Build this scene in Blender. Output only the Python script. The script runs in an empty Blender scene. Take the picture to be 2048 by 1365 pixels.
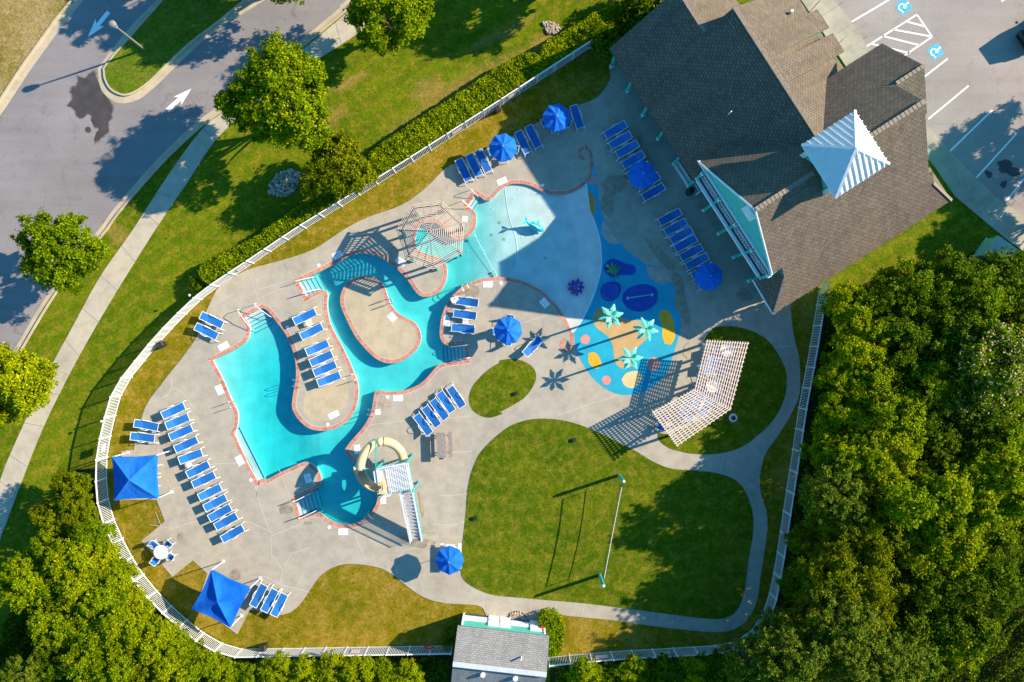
import bpy, math, random
import numpy as np
from mathutils import Vector, Matrix
from mathutils.geometry import delaunay_2d_cdt

# ------------------------------------------------------------------ camera, sky, sun, exposure
S = 0.04            # metres per photograph pixel on the ground
HC = 63.7           # camera height in metres
CX, CY = 1024.0, 682.5
R = math.radians
sc = bpy.context.scene
COL = sc.collection
cd = bpy.data.cameras.new('camera'); cam = bpy.data.objects.new('camera', cd); COL.objects.link(cam)
cam.location = (0, 0, HC); cd.sensor_width = 36; cd.lens = 36 * HC / (2048 * S)
cd.clip_start = 1; cd.clip_end = 600
sc.camera = cam
EL = R(28.0); SDX, SDY = 0.9495, 0.3138          # direction towards the sun, on the ground
world = bpy.data.worlds.new('World'); sc.world = world; world.use_nodes = True
wn = world.node_tree.nodes; wl = world.node_tree.links
sky = wn.new('ShaderNodeTexSky'); sky.sky_type = 'NISHITA'; sky.sun_disc = False
sky.sun_elevation = EL; sky.sun_rotation = math.atan2(SDX, SDY); sky.dust_density = 0.3; sky.ozone_density = 3.0; sky.air_density = 1.0
bg = wn['Background']; bg.inputs['Strength'].default_value = 0.100
tint = wn.new('ShaderNodeMix'); tint.data_type = 'RGBA'; tint.blend_type = 'MULTIPLY'; tint.inputs[0].default_value = 1
tint.inputs[7].default_value = (.40, 1.06, 1.30, 1); wl.new(sky.outputs[0], tint.inputs[6]); wl.new(tint.outputs[2], bg.inputs[0])
ld = bpy.data.lights.new('sun', 'SUN'); ld.energy = 5.0; ld.angle = R(0.5); ld.color = (1.0, 0.87, 0.68)
sun = bpy.data.objects.new('sun', ld); COL.objects.link(sun)
sdir = Vector((SDX * math.cos(EL), SDY * math.cos(EL), math.sin(EL)))
sun.rotation_euler = (-sdir).to_track_quat('-Z', 'Y').to_euler()
sc.view_settings.view_transform = 'Standard'; sc.view_settings.look = 'None'
sc.view_settings.exposure = 1.0; sc.view_settings.gamma = 1.0
sc.cycles.max_bounces = 8; sc.cycles.transparent_max_bounces = 12
sc.cycles.use_fast_gi = False

# ------------------------------------------------------------------ helpers
def W(X, Y, h=0.0):
    k = (1 - h / HC) * S
    return Vector(((X - CX) * k, (CY - Y) * k, h))
def W2(p): 
    v = W(p[0], p[1]); return (v.x, v.y)
CR = dict(f=(0,0,1), C1=(0,0,2.967), C2=(500,0,2.967), C3=(1000,0,2.967), C4=(1500,0,2.967), C5=(0,450,2.967), C6=(500,450,2.967),
          C7=(1000,450,2.967), C8=(1500,450,2.967), D1=(0,905,2.967), D2=(500,905,2.967), D3=(1000,905,2.967), D4=(1500,905,2.967),
          P1=(400,590,6.204), P2=(400,780,6.204), P3=(570,480,6.204), P4=(660,680,6.204), P5=(560,880,6.204), P6=(820,500,6.204),
          P7=(900,280,4.875), P8=(1090,480,4.265), E5=(680,850,6.827), E6=(760,380,6.205), R7=(1300,660,5.687), R8=(880,1210,7.877),
          R3=(1300,380,5.25), R6=(880,180,6.203), T1=(1190,500,9.75), T2=(800,750,7.58), T3=(360,1120,7.583), T4=(240,1040,9.75))
def q(c, *pts):
    ox, oy, f = CR[c]
    return [(ox + x / f, oy + y / f) for x, y in pts]
def cat(*ls):
    r = []
    for l in ls: r += l
    return r
def smooth(pts, closed=True, n=4, corner=50, fix=()):
    N = len(pts); out = []
    def ang(i):
        if not closed and (i == 0 or i == N - 1): return 180
        a = Vector(pts[i]) - Vector(pts[i - 1]); b = Vector(pts[(i + 1) % N]) - Vector(pts[i])
        if a.length < 1e-6 or b.length < 1e-6: return 0
        return math.degrees(a.angle(b))
    C = [ang(i) > corner for i in range(N)]
    rng = range(N) if closed else range(N - 1)
    for i in rng:
        j = (i + 1) % N
        p1 = Vector(pts[i]); p2 = Vector(pts[j])
        p0 = Vector(pts[(i - 1) % N]) if not C[i] else p1 - (p2 - p1) * 0.5
        p3 = Vector(pts[(j + 1) % N]) if not C[j] else p2 + (p2 - p1) * 0.5
        for t in range(n):
            u = t / n
            out.append(tuple(0.5 * ((2*p1) + (p2-p0)*u + (2*p0-5*p1+4*p2-p3)*u*u + (-p0+3*p1-3*p2+p3)*u*u*u)))
    if not closed: out.append(tuple(pts[-1]))
    return out
def area(p):
    return 0.5 * sum(p[i][0]*p[(i+1) % len(p)][1] - p[(i+1) % len(p)][0]*p[i][1] for i in range(len(p)))
def offset(pts, d, closed=True):
    """offset to the left side of travel"""
    N = len(pts); out = []
    for i in range(N):
        if closed or 0 < i < N - 1:
            a = (Vector(pts[i]) - Vector(pts[i-1])); b = (Vector(pts[(i+1) % N]) - Vector(pts[i]))
        elif i == 0: a = b = Vector(pts[1]) - Vector(pts[0])
        else: a = b = Vector(pts[-1]) - Vector(pts[-2])
        a = a.normalized() if a.length > 1e-9 else b.normalized(); b = b.normalized() if b.length > 1e-9 else a
        n1 = Vector((-a.y, a.x)); n2 = Vector((-b.y, b.x)); m = n1 + n2
        if m.length < 1e-6: m = n1
        m.normalize(); c = max(0.45, m.dot(n1))
        out.append(tuple(Vector(pts[i]) + m * (d / c)))
    return out
def inside(P, poly):
    """vectorised point in polygon, P (n,2)"""
    x, y = P[:, 0], P[:, 1]; r = np.zeros(len(P), bool)
    a = np.array(poly); b = np.roll(a, -1, 0)
    for (x1, y1), (x2, y2) in zip(a, b):
        if y1 == y2: continue
        c = ((y1 > y) != (y2 > y)) & (x < (x2 - x1) * (y - y1) / (y2 - y1) + x1)
        r ^= c
    return r
def cdt(outer, holes=(), extra=()):
    vs = []; es = []
    for lp in [outer] + list(holes):
        b = len(vs); vs += [Vector(p) for p in lp]
        es += [(b + i, b + (i + 1) % len(lp)) for i in range(len(lp))]
    vs += [Vector(p) for p in extra]
    r = delaunay_2d_cdt(vs, es, [], 0, 1e-5)
    V = np.array([tuple(v) for v in r[0]]); F = [f for f in r[2]]
    Cn = np.array([V[list(f)].mean(0) for f in F])
    k = inside(Cn, outer)
    for h in holes: k &= ~inside(Cn, h)
    return V, [F[i] for i in range(len(F)) if k[i]]

class MB:
    def __init__(s): s.v = []; s.f = []; s.uv = []; s.m = []
    def face(s, pts, uv=None, m=0):
        b = len(s.v); s.v += [tuple(p) for p in pts]; s.f.append(tuple(range(b, b + len(pts)))); s.uv.append(uv); s.m.append(m)
    def box(s, lo, hi, M=None, m=0):
        x0, y0, z0 = lo; x1, y1, z1 = hi
        c = [Vector(p) for p in ((x0,y0,z0),(x1,y0,z0),(x1,y1,z0),(x0,y1,z0),(x0,y0,z1),(x1,y0,z1),(x1,y1,z1),(x0,y1,z1))]
        if M: c = [M @ p for p in c]
        s.hexa(c, m)
    def hexa(s, c, m=0):
        b = len(s.v); s.v += [tuple(p) for p in c]
        for f in ((0,3,2,1),(4,5,6,7),(0,1,5,4),(1,2,6,5),(2,3,7,6),(3,0,4,7)):
            s.f.append(tuple(b + i for i in f)); s.uv.append(None); s.m.append(m)
    def beam(s, p, r, w, h, m=0, up=(0,0,1)):
        """box from p to r, width w, height h centred on the line"""
        p = Vector(p); r = Vector(r); d = (r - p)
        if d.length < 1e-6: return
        d.normalize(); u = Vector(up)
        if abs(d.dot(u)) > 0.98: u = Vector((1, 0, 0))
        sd = d.cross(u).normalized(); u = sd.cross(d).normalized()
        a, b = sd * w / 2, u * h / 2
        s.hexa([p-a-b, r-a-b, r+a-b, p+a-b, p-a+b, r-a+b, r+a+b, p+a+b], m)
    def tube(s, pts, r, n=6, m=0, cap=True, radii=None):
        pts = [Vector(p) for p in pts]; rings = []; N = len(pts); ref = None
        for i, p in enumerate(pts):
            d = (pts[min(i+1, N-1)] - pts[max(i-1, 0)]).normalized()
            if ref is None: ref = Vector((0,0,1)) if abs(d.z) < .9 else Vector((1,0,0))
            x = d.cross(ref).normalized(); y = x.cross(d).normalized(); ref = y
            rr = radii[i] if radii else r
            b = len(s.v)
            s.v += [tuple(p + x*math.cos(2*math.pi*k/n)*rr + y*math.sin(2*math.pi*k/n)*rr) for k in range(n)]
            rings.append(b)
        for a, b in zip(rings, rings[1:]):
            for k in range(n):
                s.f.append((a+k, a+(k+1) % n, b+(k+1) % n, b+k)); s.uv.append(None); s.m.append(m)
        if cap:
            s.f.append(tuple(rings[0]+k for k in range(n))[::-1]); s.uv.append(None); s.m.append(m)
            s.f.append(tuple(rings[-1]+k for k in range(n))); s.uv.append(None); s.m.append(m)
    def lathe(s, prof, n=16, c=(0,0,0), m=0, M=None):
        rings = []
        for r, z in prof:
            b = len(s.v)
            for k in range(n):
                p = Vector((c[0]+r*math.cos(2*math.pi*k/n), c[1]+r*math.sin(2*math.pi*k/n), c[2]+z))
                if M: p = M @ p
                s.v.append(tuple(p))
            rings.append(b)
        for a, b in zip(rings, rings[1:]):
            for k in range(n):
                s.f.append((a+k, a+(k+1) % n, b+(k+1) % n, b+k)); s.uv.append(None); s.m.append(m)
        if prof[0][0] > 1e-3: s.f.append(tuple(rings[0]+k for k in range(n))[::-1]); s.uv.append(None); s.m.append(m)
        if prof[-1][0] > 1e-3: s.f.append(tuple(rings[-1]+k for k in range(n))); s.uv.append(None); s.m.append(m)
    def prism(s, poly, z0, z1, m=0, M=None):
        """poly 2D world, solid between heights"""
        if area(poly) < 0: poly = poly[::-1]
        V, F = cdt(poly); b = len(s.v)
        def T(x, y, z):
            p = Vector((x, y, z)); return tuple(M @ p) if M else tuple(p)
        s.v += [T(x, y, z1) for x, y in V]
        for f in F:
            s.f.append(tuple(b+i for i in f)); s.uv.append(None); s.m.append(m)
        N = len(poly); c = len(s.v)
        s.v += [T(x, y, z1) for x, y in poly] + [T(x, y, z0) for x, y in poly]
        for i in range(N):
            j = (i+1) % N
            s.f.append((c+i, c+N+i, c+N+j, c+j)); s.uv.append(None); s.m.append(m)
    def slab(s, pts, t, uvaxes=None, m=0, sidem=None):
        """planar 3D polygon (counter clockwise from above) thickened downwards by t; uv in metres"""
        pts = [Vector(p) for p in pts]
        n = Vector((0,0,0))
        for i in range(len(pts)):
            a, b = pts[i], pts[(i+1) % len(pts)]
            n += Vector(((a.y-b.y)*(a.z+b.z), (a.z-b.z)*(a.x+b.x), (a.x-b.x)*(a.y+b.y)))
        if n.z < 0: pts = pts[::-1]; n = -n
        n.normalize()
        u = Vector((0,0,1)).cross(n)
        u = u.normalized() if u.length > 1e-4 else Vector((1,0,0))
        v = n.cross(u)
        V, F = cdt([(p.x, p.y) for p in pts])
        def z(x, y): return pts[0].z - (n.x*(x-pts[0].x) + n.y*(y-pts[0].y))/n.z
        for f in F:
            P = [Vector((V[i][0], V[i][1], z(*V[i]))) for i in f]
            if (P[1]-P[0]).cross(P[2]-P[0]).z < 0: P = P[::-1]
            s.face(P, [(p.dot(u), p.dot(v)) for p in P], m)
            Q = [p - Vector((0,0,t)) for p in P][::-1]; s.face(Q, None, m if sidem is None else sidem)
        for i in range(len(pts)):
            a, b = pts[i], pts[(i+1) % len(pts)]; d = Vector((0,0,t))
            s.face([a, a-d, b-d, b], None, m if sidem is None else sidem)

def mesh(name, mb, mats):
    me = bpy.data.meshes.new(name); me.from_pydata(mb.v, [], mb.f)
    if not isinstance(mats, (list, tuple)): mats = [mats]
    for m in mats: me.materials.append(m)
    if any(u is not None for u in mb.uv):
        L = me.uv_layers.new(name='UVMap'); i = 0; d = []
        for f, u in zip(mb.f, mb.uv):
            d += [c for p in (u if u is not None else [(0, 0)] * len(f)) for c in p]
        L.data.foreach_set('uv', d)
    if len(mats) > 1: me.polygons.foreach_set('material_index', mb.m)
    me.update(); return me
def obj(name, mb, mats, parent=None, local=False, smooth_=False):
    """mb is in world space; when parent is given (and not local) it is moved into the parent's space"""
    if parent is not None and not local:
        Mi = WM[parent.name].inverted(); mb.v = [tuple(Mi @ Vector(p)) for p in mb.v]
    me = mesh(name, mb, mats)
    if smooth_: me.polygons.foreach_set('use_smooth', [True] * len(me.polygons))
    o = bpy.data.objects.new(name, me); COL.objects.link(o)
    if parent is not None: o.parent = parent
    WM[o.name] = WM[parent.name] if parent is not None else Matrix.Identity(4)
    return o
WM = {}
def tag(o, label=None, catg=None, group=None, kind=None):
    if label: o['label'] = label
    if catg: o['category'] = catg
    if group: o['group'] = group
    if kind: o['kind'] = kind
    return o
def thing(name, label, catg, loc=(0,0,0), rz=0, group=None):
    o = bpy.data.objects.new(name, None); o.empty_display_size = 0.3; COL.objects.link(o)
    o.location = loc; o.rotation_euler = (0, 0, rz)
    WM[o.name] = Matrix.Translation(Vector(loc)) @ Matrix.Rotation(rz, 4, 'Z')
    return tag(o, label, catg, group)
def dup(root, loc, rz=None, label=None, scale=None, group=None):
    r = root.copy(); COL.objects.link(r); r.location = loc
    if rz is not None: r.rotation_euler = (0, 0, rz)
    if scale is not None: r.scale = scale if hasattr(scale, '__len__') else (scale,)*3
    if label: r['label'] = label
    if group: r['group'] = group
    for ch in KIDS.get(root.name, []):
        c = ch.copy(); COL.objects.link(c); c.parent = r
        for g in KIDS.get(ch.name, []):
            d = g.copy(); COL.objects.link(d); d.parent = c
    return r
KIDS = {}
def index_kids():
    KIDS.clear()
    for o in COL.objects:
        if o.parent: KIDS.setdefault(o.parent.name, []).append(o)
def own(mesh_obj, label, catg, group=None): return tag(mesh_obj, label, catg, group)
ORD = ['first','second','third','fourth','fifth','sixth','seventh','eighth','ninth','tenth','eleventh','twelfth','thirteenth','fourteenth','fifteenth','sixteenth','seventeenth','eighteenth','nineteenth','twentieth']

# ------------------------------------------------------------------ materials
def newmat(name):
    m = bpy.data.materials.new(name); m.use_nodes = True
    nt = m.node_tree; b = nt.nodes['Principled BSDF']
    return m, nt, b
def N(nt, t, **kw):
    n = nt.nodes.new(t)
    for k, v in kw.items(): setattr(n, k, v)
    return n
def noise(nt, vec, scale, detail=4, rough=.55):
    n = N(nt, 'ShaderNodeTexNoise'); n.inputs['Scale'].default_value = scale; n.inputs['Detail'].default_value = detail; n.inputs['Roughness'].default_value = rough
    if vec is not None: nt.links.new(vec, n.inputs['Vector'])
    return n.outputs['Fac']
def ramp(nt, fac, stops):
    r = N(nt, 'ShaderNodeValToRGB'); e = r.color_ramp.elements
    while len(e) < len(stops): e.new(0.5)
    for i, (p, c) in enumerate(stops): e[i].position = p; e[i].color = (*c, 1) if len(c) == 3 else c
    nt.links.new(fac, r.inputs[0]); return r.outputs[0]
def mix(nt, fac, a, b, mode='MIX'):
    m = N(nt, 'ShaderNodeMix', data_type='RGBA', blend_type=mode)
    for sck, val in ((m.inputs['Factor'], fac), (m.inputs[6], a), (m.inputs[7], b)):
        if hasattr(val, 'is_output') or isinstance(val, bpy.types.NodeSocket): nt.links.new(val, sck)
        elif isinstance(val, (int, float)): sck.default_value = val
        else: sck.default_value = (*val, 1) if len(val) == 3 else val
    return m.outputs[2]
def objco(nt): return N(nt, 'ShaderNodeTexCoord').outputs['Object']
def bump(nt, b, h, strength=.3, dist=.02):
    n = N(nt, 'ShaderNodeBump'); n.inputs['Strength'].default_value = strength; n.inputs['Distance'].default_value = dist
    nt.links.new(h, n.inputs['Height']); nt.links.new(n.outputs[0], b.inputs['Normal'])
def plain(name, col, rough=.6, var=.12, scale=3., metal=0., spec=None, vec2=None):
    m, nt, b = newmat(name)
    f = noise(nt, objco(nt), scale, 5)
    lo = tuple(c*(1-var) for c in col); hi = tuple(min(1, c*(1+var)) for c in col)
    nt.links.new(ramp(nt, f, [(.3, lo), (.7, hi)]), b.inputs['Base Color'])
    b.inputs['Roughness'].default_value = rough; b.inputs['Metallic'].default_value = metal
    if spec is not None: b.inputs['Specular IOR Level'].default_value = spec
    return m
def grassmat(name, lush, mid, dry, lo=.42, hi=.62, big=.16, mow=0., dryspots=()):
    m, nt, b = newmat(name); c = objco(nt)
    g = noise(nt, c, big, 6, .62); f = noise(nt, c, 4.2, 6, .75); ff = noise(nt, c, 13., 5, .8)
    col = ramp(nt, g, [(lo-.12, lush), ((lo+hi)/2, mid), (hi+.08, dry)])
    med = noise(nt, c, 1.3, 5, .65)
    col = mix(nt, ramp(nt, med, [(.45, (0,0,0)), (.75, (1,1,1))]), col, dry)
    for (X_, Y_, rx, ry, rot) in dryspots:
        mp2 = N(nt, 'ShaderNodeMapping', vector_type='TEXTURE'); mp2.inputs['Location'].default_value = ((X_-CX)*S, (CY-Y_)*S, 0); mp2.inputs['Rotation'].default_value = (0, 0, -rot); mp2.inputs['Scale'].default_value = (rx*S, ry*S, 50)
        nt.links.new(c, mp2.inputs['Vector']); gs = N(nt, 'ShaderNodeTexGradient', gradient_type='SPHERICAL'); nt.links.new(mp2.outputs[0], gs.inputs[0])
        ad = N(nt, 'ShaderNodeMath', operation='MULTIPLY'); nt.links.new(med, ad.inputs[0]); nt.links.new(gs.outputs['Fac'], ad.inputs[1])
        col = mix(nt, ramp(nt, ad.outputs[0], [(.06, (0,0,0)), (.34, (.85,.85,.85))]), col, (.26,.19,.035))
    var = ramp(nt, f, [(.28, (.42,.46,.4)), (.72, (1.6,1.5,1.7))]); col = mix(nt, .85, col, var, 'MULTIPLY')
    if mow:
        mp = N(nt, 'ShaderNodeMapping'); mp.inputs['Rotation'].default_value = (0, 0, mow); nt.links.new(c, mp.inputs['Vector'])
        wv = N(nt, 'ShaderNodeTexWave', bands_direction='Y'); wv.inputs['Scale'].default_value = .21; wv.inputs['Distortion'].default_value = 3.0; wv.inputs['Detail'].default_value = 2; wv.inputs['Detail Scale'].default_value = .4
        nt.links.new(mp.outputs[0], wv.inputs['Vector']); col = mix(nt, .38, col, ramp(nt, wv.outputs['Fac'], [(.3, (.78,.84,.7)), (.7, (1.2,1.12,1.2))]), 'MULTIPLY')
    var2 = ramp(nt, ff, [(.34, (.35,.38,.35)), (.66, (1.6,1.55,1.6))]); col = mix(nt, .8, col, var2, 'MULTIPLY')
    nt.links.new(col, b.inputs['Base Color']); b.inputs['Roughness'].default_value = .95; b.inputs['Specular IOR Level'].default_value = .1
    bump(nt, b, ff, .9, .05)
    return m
M = {}
M['grass'] = grassmat('lawn grass', (.068,.122,.0008), (.112,.162,.001), (.25,.20,.015), .48, .74, .13, mow=-.56, dryspots=((915,185,230,34,-.56),(855,178,50,34,-.5),(1090,95,60,40,-.5),(650,240,70,30,-.5),(700,165,60,16,-.5),(235,470,26,34,-1.0),(1000,70,110,16,-.5)))
M['grass_in'] = grassmat('sunburnt lawn grass', (.085,.110,.001), (.17,.145,.002), (.34,.22,.035), .38, .62, .22)
M['grass_field'] = grassmat('play lawn grass', (.056,.104,.0006), (.092,.130,.0008), (.20,.18,.015), .48, .74, .2, mow=.1)
M['grass_med'] = grassmat('median grass', (.075,.135,.004), (.11,.165,.006), (.17,.17,.02), .5, .75, .3)
M['grass_dry'] = grassmat('dry field grass', (.14,.125,.008), (.25,.19,.045), (.35,.26,.10), .4, .55, .3)
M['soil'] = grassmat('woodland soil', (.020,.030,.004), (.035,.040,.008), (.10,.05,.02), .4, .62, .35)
def concrete(name, base, var=.16, warm=(.56,.46,.32)):
    m, nt, b = newmat(name); c = objco(nt)
    a = noise(nt, c, .22, 7, .62); a2 = noise(nt, c, 1.1, 6, .65); f = noise(nt, c, 14, 4)
    col = ramp(nt, a, [(.3, tuple(x*(1-var) for x in base)), (.55, base), (.72, warm)])
    col = mix(nt, .8, col, ramp(nt, a2, [(.3, (.78,.77,.76)), (.55, (1,1,1)), (.75, (1.08,1.07,1.05))]), 'MULTIPLY')
    col = mix(nt, .5, col, ramp(nt, f, [(.3, (.88,.88,.88)), (.7, (1.1,1.1,1.1))]), 'MULTIPLY')
    nt.links.new(col, b.inputs['Base Color']); b.inputs['Roughness'].default_value = .85; b.inputs['Specular IOR Level'].default_value = .25
    bump(nt, b, f, .25, .01)
    return m
M['deck'] = concrete('pool deck concrete', (.42,.365,.285), .16, (.45,.375,.26))
M['island'] = concrete('ochre stained concrete', (.50,.40,.26), .12, (.54,.42,.25))
M['walk'] = concrete('sidewalk concrete', (.50,.43,.32), .16, (.52,.43,.29))
M['walk2'] = concrete('weathered sidewalk', (.43,.37,.28), .26, (.50,.42,.30))
M['curb'] = concrete('kerb concrete', (.52,.42,.28), .2, (.60,.46,.28))
M['seal'] = plain('joint sealant', (.53,.49,.43), .7, .08, 3)
M['joint'] = plain('dark joint', (.26,.23,.19), .9, .2, 3)
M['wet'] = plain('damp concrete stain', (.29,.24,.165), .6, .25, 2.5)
M['rust'] = plain('rust stain', (.40,.31,.19), .8, .2, 2.5)
M['patch'] = plain('pale concrete patch', (.38,.34,.26), .8, .1, 2.5)
def asphalt(name, base):
    m, nt, b = newmat(name); c = objco(nt)
    a = noise(nt, c, .12, 6, .6); f = noise(nt, c, 9, 6, .75)
    col = ramp(nt, a, [(.3, tuple(x*.86 for x in base)), (.7, tuple(x*1.12 for x in base))])
    col = mix(nt, .7, col, ramp(nt, f, [(.3, (.8,.8,.8)), (.7, (1.18,1.18,1.18))]), 'MULTIPLY')
    mp = N(nt, 'ShaderNodeMapping'); mp.inputs['Rotation'].default_value = (0, 0, -.98); mp.inputs['Scale'].default_value = (.05, .85, 1); nt.links.new(c, mp.inputs['Vector']); tk = noise(nt, mp.outputs[0], 1.0, 4, .6)
    col = mix(nt, .8, col, ramp(nt, tk, [(.3, (.86,.86,.87)), (.55, (1,1,1)), (.75, (1.08,1.07,1.06))]), 'MULTIPLY')
    bl = noise(nt, c, .9, 6, .7); col = mix(nt, .8, col, ramp(nt, bl, [(.28, (.80,.79,.78)), (.45, (1,1,1))]), 'MULTIPLY')
    # cracking: thin voronoi edges broken up by noise
    n2 = N(nt, 'ShaderNodeTexNoise'); n2.inputs['Scale'].default_value = 1.2; n2.inputs['Detail'].default_value = 5; nt.links.new(c, n2.inputs['Vector'])
    vm = N(nt, 'ShaderNodeVectorMath', operation='MULTIPLY_ADD'); nt.links.new(n2.outputs['Color'], vm.inputs[0]); vm.inputs[1].default_value = (1.6,1.6,0); nt.links.new(c, vm.inputs[2])
    vo = N(nt, 'ShaderNodeTexVoronoi', feature='DISTANCE_TO_EDGE'); vo.inputs['Scale'].default_value = .42; nt.links.new(vm.outputs[0], vo.inputs['Vector'])
    e = ramp(nt, vo.outputs['Distance'], [(0, (1,1,1)), (.016, (0,0,0))])
    k = ramp(nt, noise(nt, c, .35, 3), [(.45, (0,0,0)), (.6, (1,1,1))])
    e = mix(nt, 1.0, e, k, 'MULTIPLY')
    e2 = N(nt, 'ShaderNodeMath', operation='MULTIPLY'); nt.links.new(e, e2.inputs[0]); e2.inputs[1].default_value = .5
    col = mix(nt, e2.outputs[0], col, tuple(x*.45 for x in base))
    nt.links.new(col, b.inputs['Base Color']); b.inputs['Roughness'].default_value = .9; b.inputs['Specular IOR Level'].default_value = .2
    bump(nt, b, f, .3, .01)
    return m
M['road'] = asphalt('worn road asphalt', (.255,.225,.215))
M['lot'] = asphalt('car park asphalt', (.345,.29,.255))
M['oil_edge'] = plain('faded asphalt stain', (.135,.116,.108), .8, .25, 1.3)
M['oil'] = plain('asphalt patch', (.055,.046,.042), .7, .3, 1.3)
M['paint'] = plain('white road paint', (.82,.82,.80), .7, .07, 6)
M['cyan_paint'] = plain('blue parking bay paint', (.02,.36,.60), .6, .1, 5)
def brick():
    m, nt, b = newmat('red brick coping'); uv = N(nt, 'ShaderNodeUVMap').outputs[0]
    br = N(nt, 'ShaderNodeTexBrick'); br.offset = 0; br.inputs['Scale'].default_value = 1
    br.inputs['Brick Width'].default_value = .105; br.inputs['Row Height'].default_value = .29; br.inputs['Mortar Size'].default_value = .012
    br.inputs['Color1'].default_value = (.42,.095,.045,1); br.inputs['Color2'].default_value = (.60,.21,.11,1); br.inputs['Mortar'].default_value = (.62,.50,.42,1)
    br.inputs['Bias'].default_value = -.1
    nt.links.new(uv, br.inputs['Vector'])
    a = noise(nt, objco(nt), 1.6, 6, .7)
    col = mix(nt, .85, br.outputs[0], ramp(nt, a, [(.3, (.60,.58,.62)), (.5, (1,1,1)), (.7, (1.2,1.12,1.08))]), 'MULTIPLY')
    nt.links.new(col, b.inputs['Base Color']); b.inputs['Roughness'].default_value = .8
    return m
M['brick'] = brick()
def shingle(name, c1, c2, mortar, bw=.34, rh=.20):
    m, nt, b = newmat(name); uv = N(nt, 'ShaderNodeUVMap').outputs[0]
    br = N(nt, 'ShaderNodeTexBrick'); br.offset = .5; br.inputs['Scale'].default_value = 1
    br.inputs['Brick Width'].default_value = bw; br.inputs['Row Height'].default_value = rh; br.inputs['Mortar Size'].default_value = rh*.14; br.inputs['Mortar Smooth'].default_value = .3
    br.inputs['Color1'].default_value = (*c1,1); br.inputs['Color2'].default_value = (*c2,1); br.inputs['Mortar'].default_value = (*mortar,1)
    nt.links.new(uv, br.inputs['Vector'])
    a = noise(nt, objco(nt), .6, 6, .6)
    f = noise(nt, objco(nt), 11, 3, .6)
    mp = N(nt, 'ShaderNodeMapping'); mp.inputs['Scale'].default_value = (1.6, .13, 1); nt.links.new(uv, mp.inputs['Vector']); st = noise(nt, mp.outputs[0], 1.0, 5, .65)
    col = mix(nt, .7, br.outputs[0], ramp(nt, a, [(.3, (.85,.85,.86)), (.7, (1.12,1.1,1.08))]), 'MULTIPLY')
    col = mix(nt, .8, col, ramp(nt, st, [(.3, (.78,.78,.80)), (.5, (1,1,1)), (.75, (1.12,1.1,1.07))]), 'MULTIPLY')
    col = mix(nt, .5, col, ramp(nt, f, [(.3, (.75,.75,.75)), (.7, (1.25,1.25,1.25))]), 'MULTIPLY')
    nt.links.new(col, b.inputs['Base Color']); b.inputs['Roughness'].default_value = .95; b.inputs['Specular IOR Level'].default_value = .15
    bump(nt, b, br.outputs['Fac'], .6, -.02)
    return m
M['roof'] = shingle('brown asphalt shingles', (.142,.110,.080), (.200,.156,.112), (.082,.066,.052))
M['roof_grey'] = shingle('grey asphalt shingles', (.24,.235,.225), (.32,.31,.295), (.18,.175,.17), .30, .15)
M['cap'] = plain('ridge cap shingles', (.25,.195,.14), .9, .2, 4)
M['cap_grey'] = plain('pale ridge vent', (.52,.54,.57), .8, .1, 4)
M['white'] = plain('white painted metal', (.80,.80,.79), .45, .04, 5)
M['vinyl'] = plain('white vinyl', (.80,.79,.76), .5, .05, 4)
M['seam'] = plain('white standing seam metal', (.72,.72,.70), .35, .03, 2)
M['mint'] = plain('mint green siding', (.08,.50,.40), .6, .06, 2)
M['teal'] = plain('teal painted steel', (.015,.40,.36), .4, .08, 5)
M['teal_post'] = plain('teal painted timber', (.03,.42,.34), .55, .06, 4)
M['mint_leaf'] = plain('mint plastic leaves', (.16,.66,.47), .35, .08, 6)
M['dark'] = plain('dark opening', (.02,.022,.025), .6, .2, 2)
M['glass'] = plain('dark window glass', (.03,.05,.06), .1, .1, 2)
M['grey_floor'] = plain('balcony boards', (.14,.14,.14), .8, .15, 6)
def clothmat():
    m, nt, b = newmat('royal blue canvas'); c = objco(nt); n = noise(nt, c, 1.1, 5, .6); f = noise(nt, c, 9, 5, .7); oi = N(nt, 'ShaderNodeObjectInfo')
    col = ramp(nt, n, [(.3, (.002,.105,.47)), (.7, (.010,.150,.60))]); col = mix(nt, .5, col, ramp(nt, f, [(.3, (.8,.85,.88)), (.7, (1.3,1.15,1.1))]), 'MULTIPLY')
    col = mix(nt, 1.0, col, ramp(nt, oi.outputs['Random'], [(0, (.8,.9,.92)), (1, (2.4,1.22,1.06))]), 'MULTIPLY')
    nt.links.new(col, b.inputs['Base Color']); b.inputs['Roughness'].default_value = .9; b.inputs['Specular IOR Level'].default_value = .15; bump(nt, b, n, .5, .15)
    return m
M['cloth'] = clothmat()
def slingmat():
    m, nt, b = newmat('blue mesh sling'); c = objco(nt)
    n = noise(nt, c, 3, 5); f = noise(nt, c, 60, 2)
    col = ramp(nt, n, [(.3, (.003,.115,.38)), (.7, (.005,.155,.47))])
    col = mix(nt, .5, col, ramp(nt, f, [(.3, (.7,.7,.7)), (.7, (1.25,1.25,1.25))]), 'MULTIPLY')
    oi = N(nt, 'ShaderNodeObjectInfo'); col = mix(nt, 1.0, col, ramp(nt, oi.outputs['Random'], [(0, (.6,.82,.85)), (.6, (1,1,1)), (1, (3.2,1.25,1.12))]), 'MULTIPLY')
    nt.links.new(col, b.inputs['Base Color']); b.inputs['Roughness'].default_value = .7
    return m
M['sling'] = slingmat()
M['cream'] = plain('cream fibreglass', (.72,.50,.27), .3, .06, 1.5)
M['steel'] = plain('stainless steel', (.55,.56,.58), .3, .05, 5, metal=.7)
M['black'] = plain('black plastic', (.018,.018,.02), .5, .2, 5)
M['wood'] = plain('sun bleached timber', (.70,.55,.44), .8, .15, 6)
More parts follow.
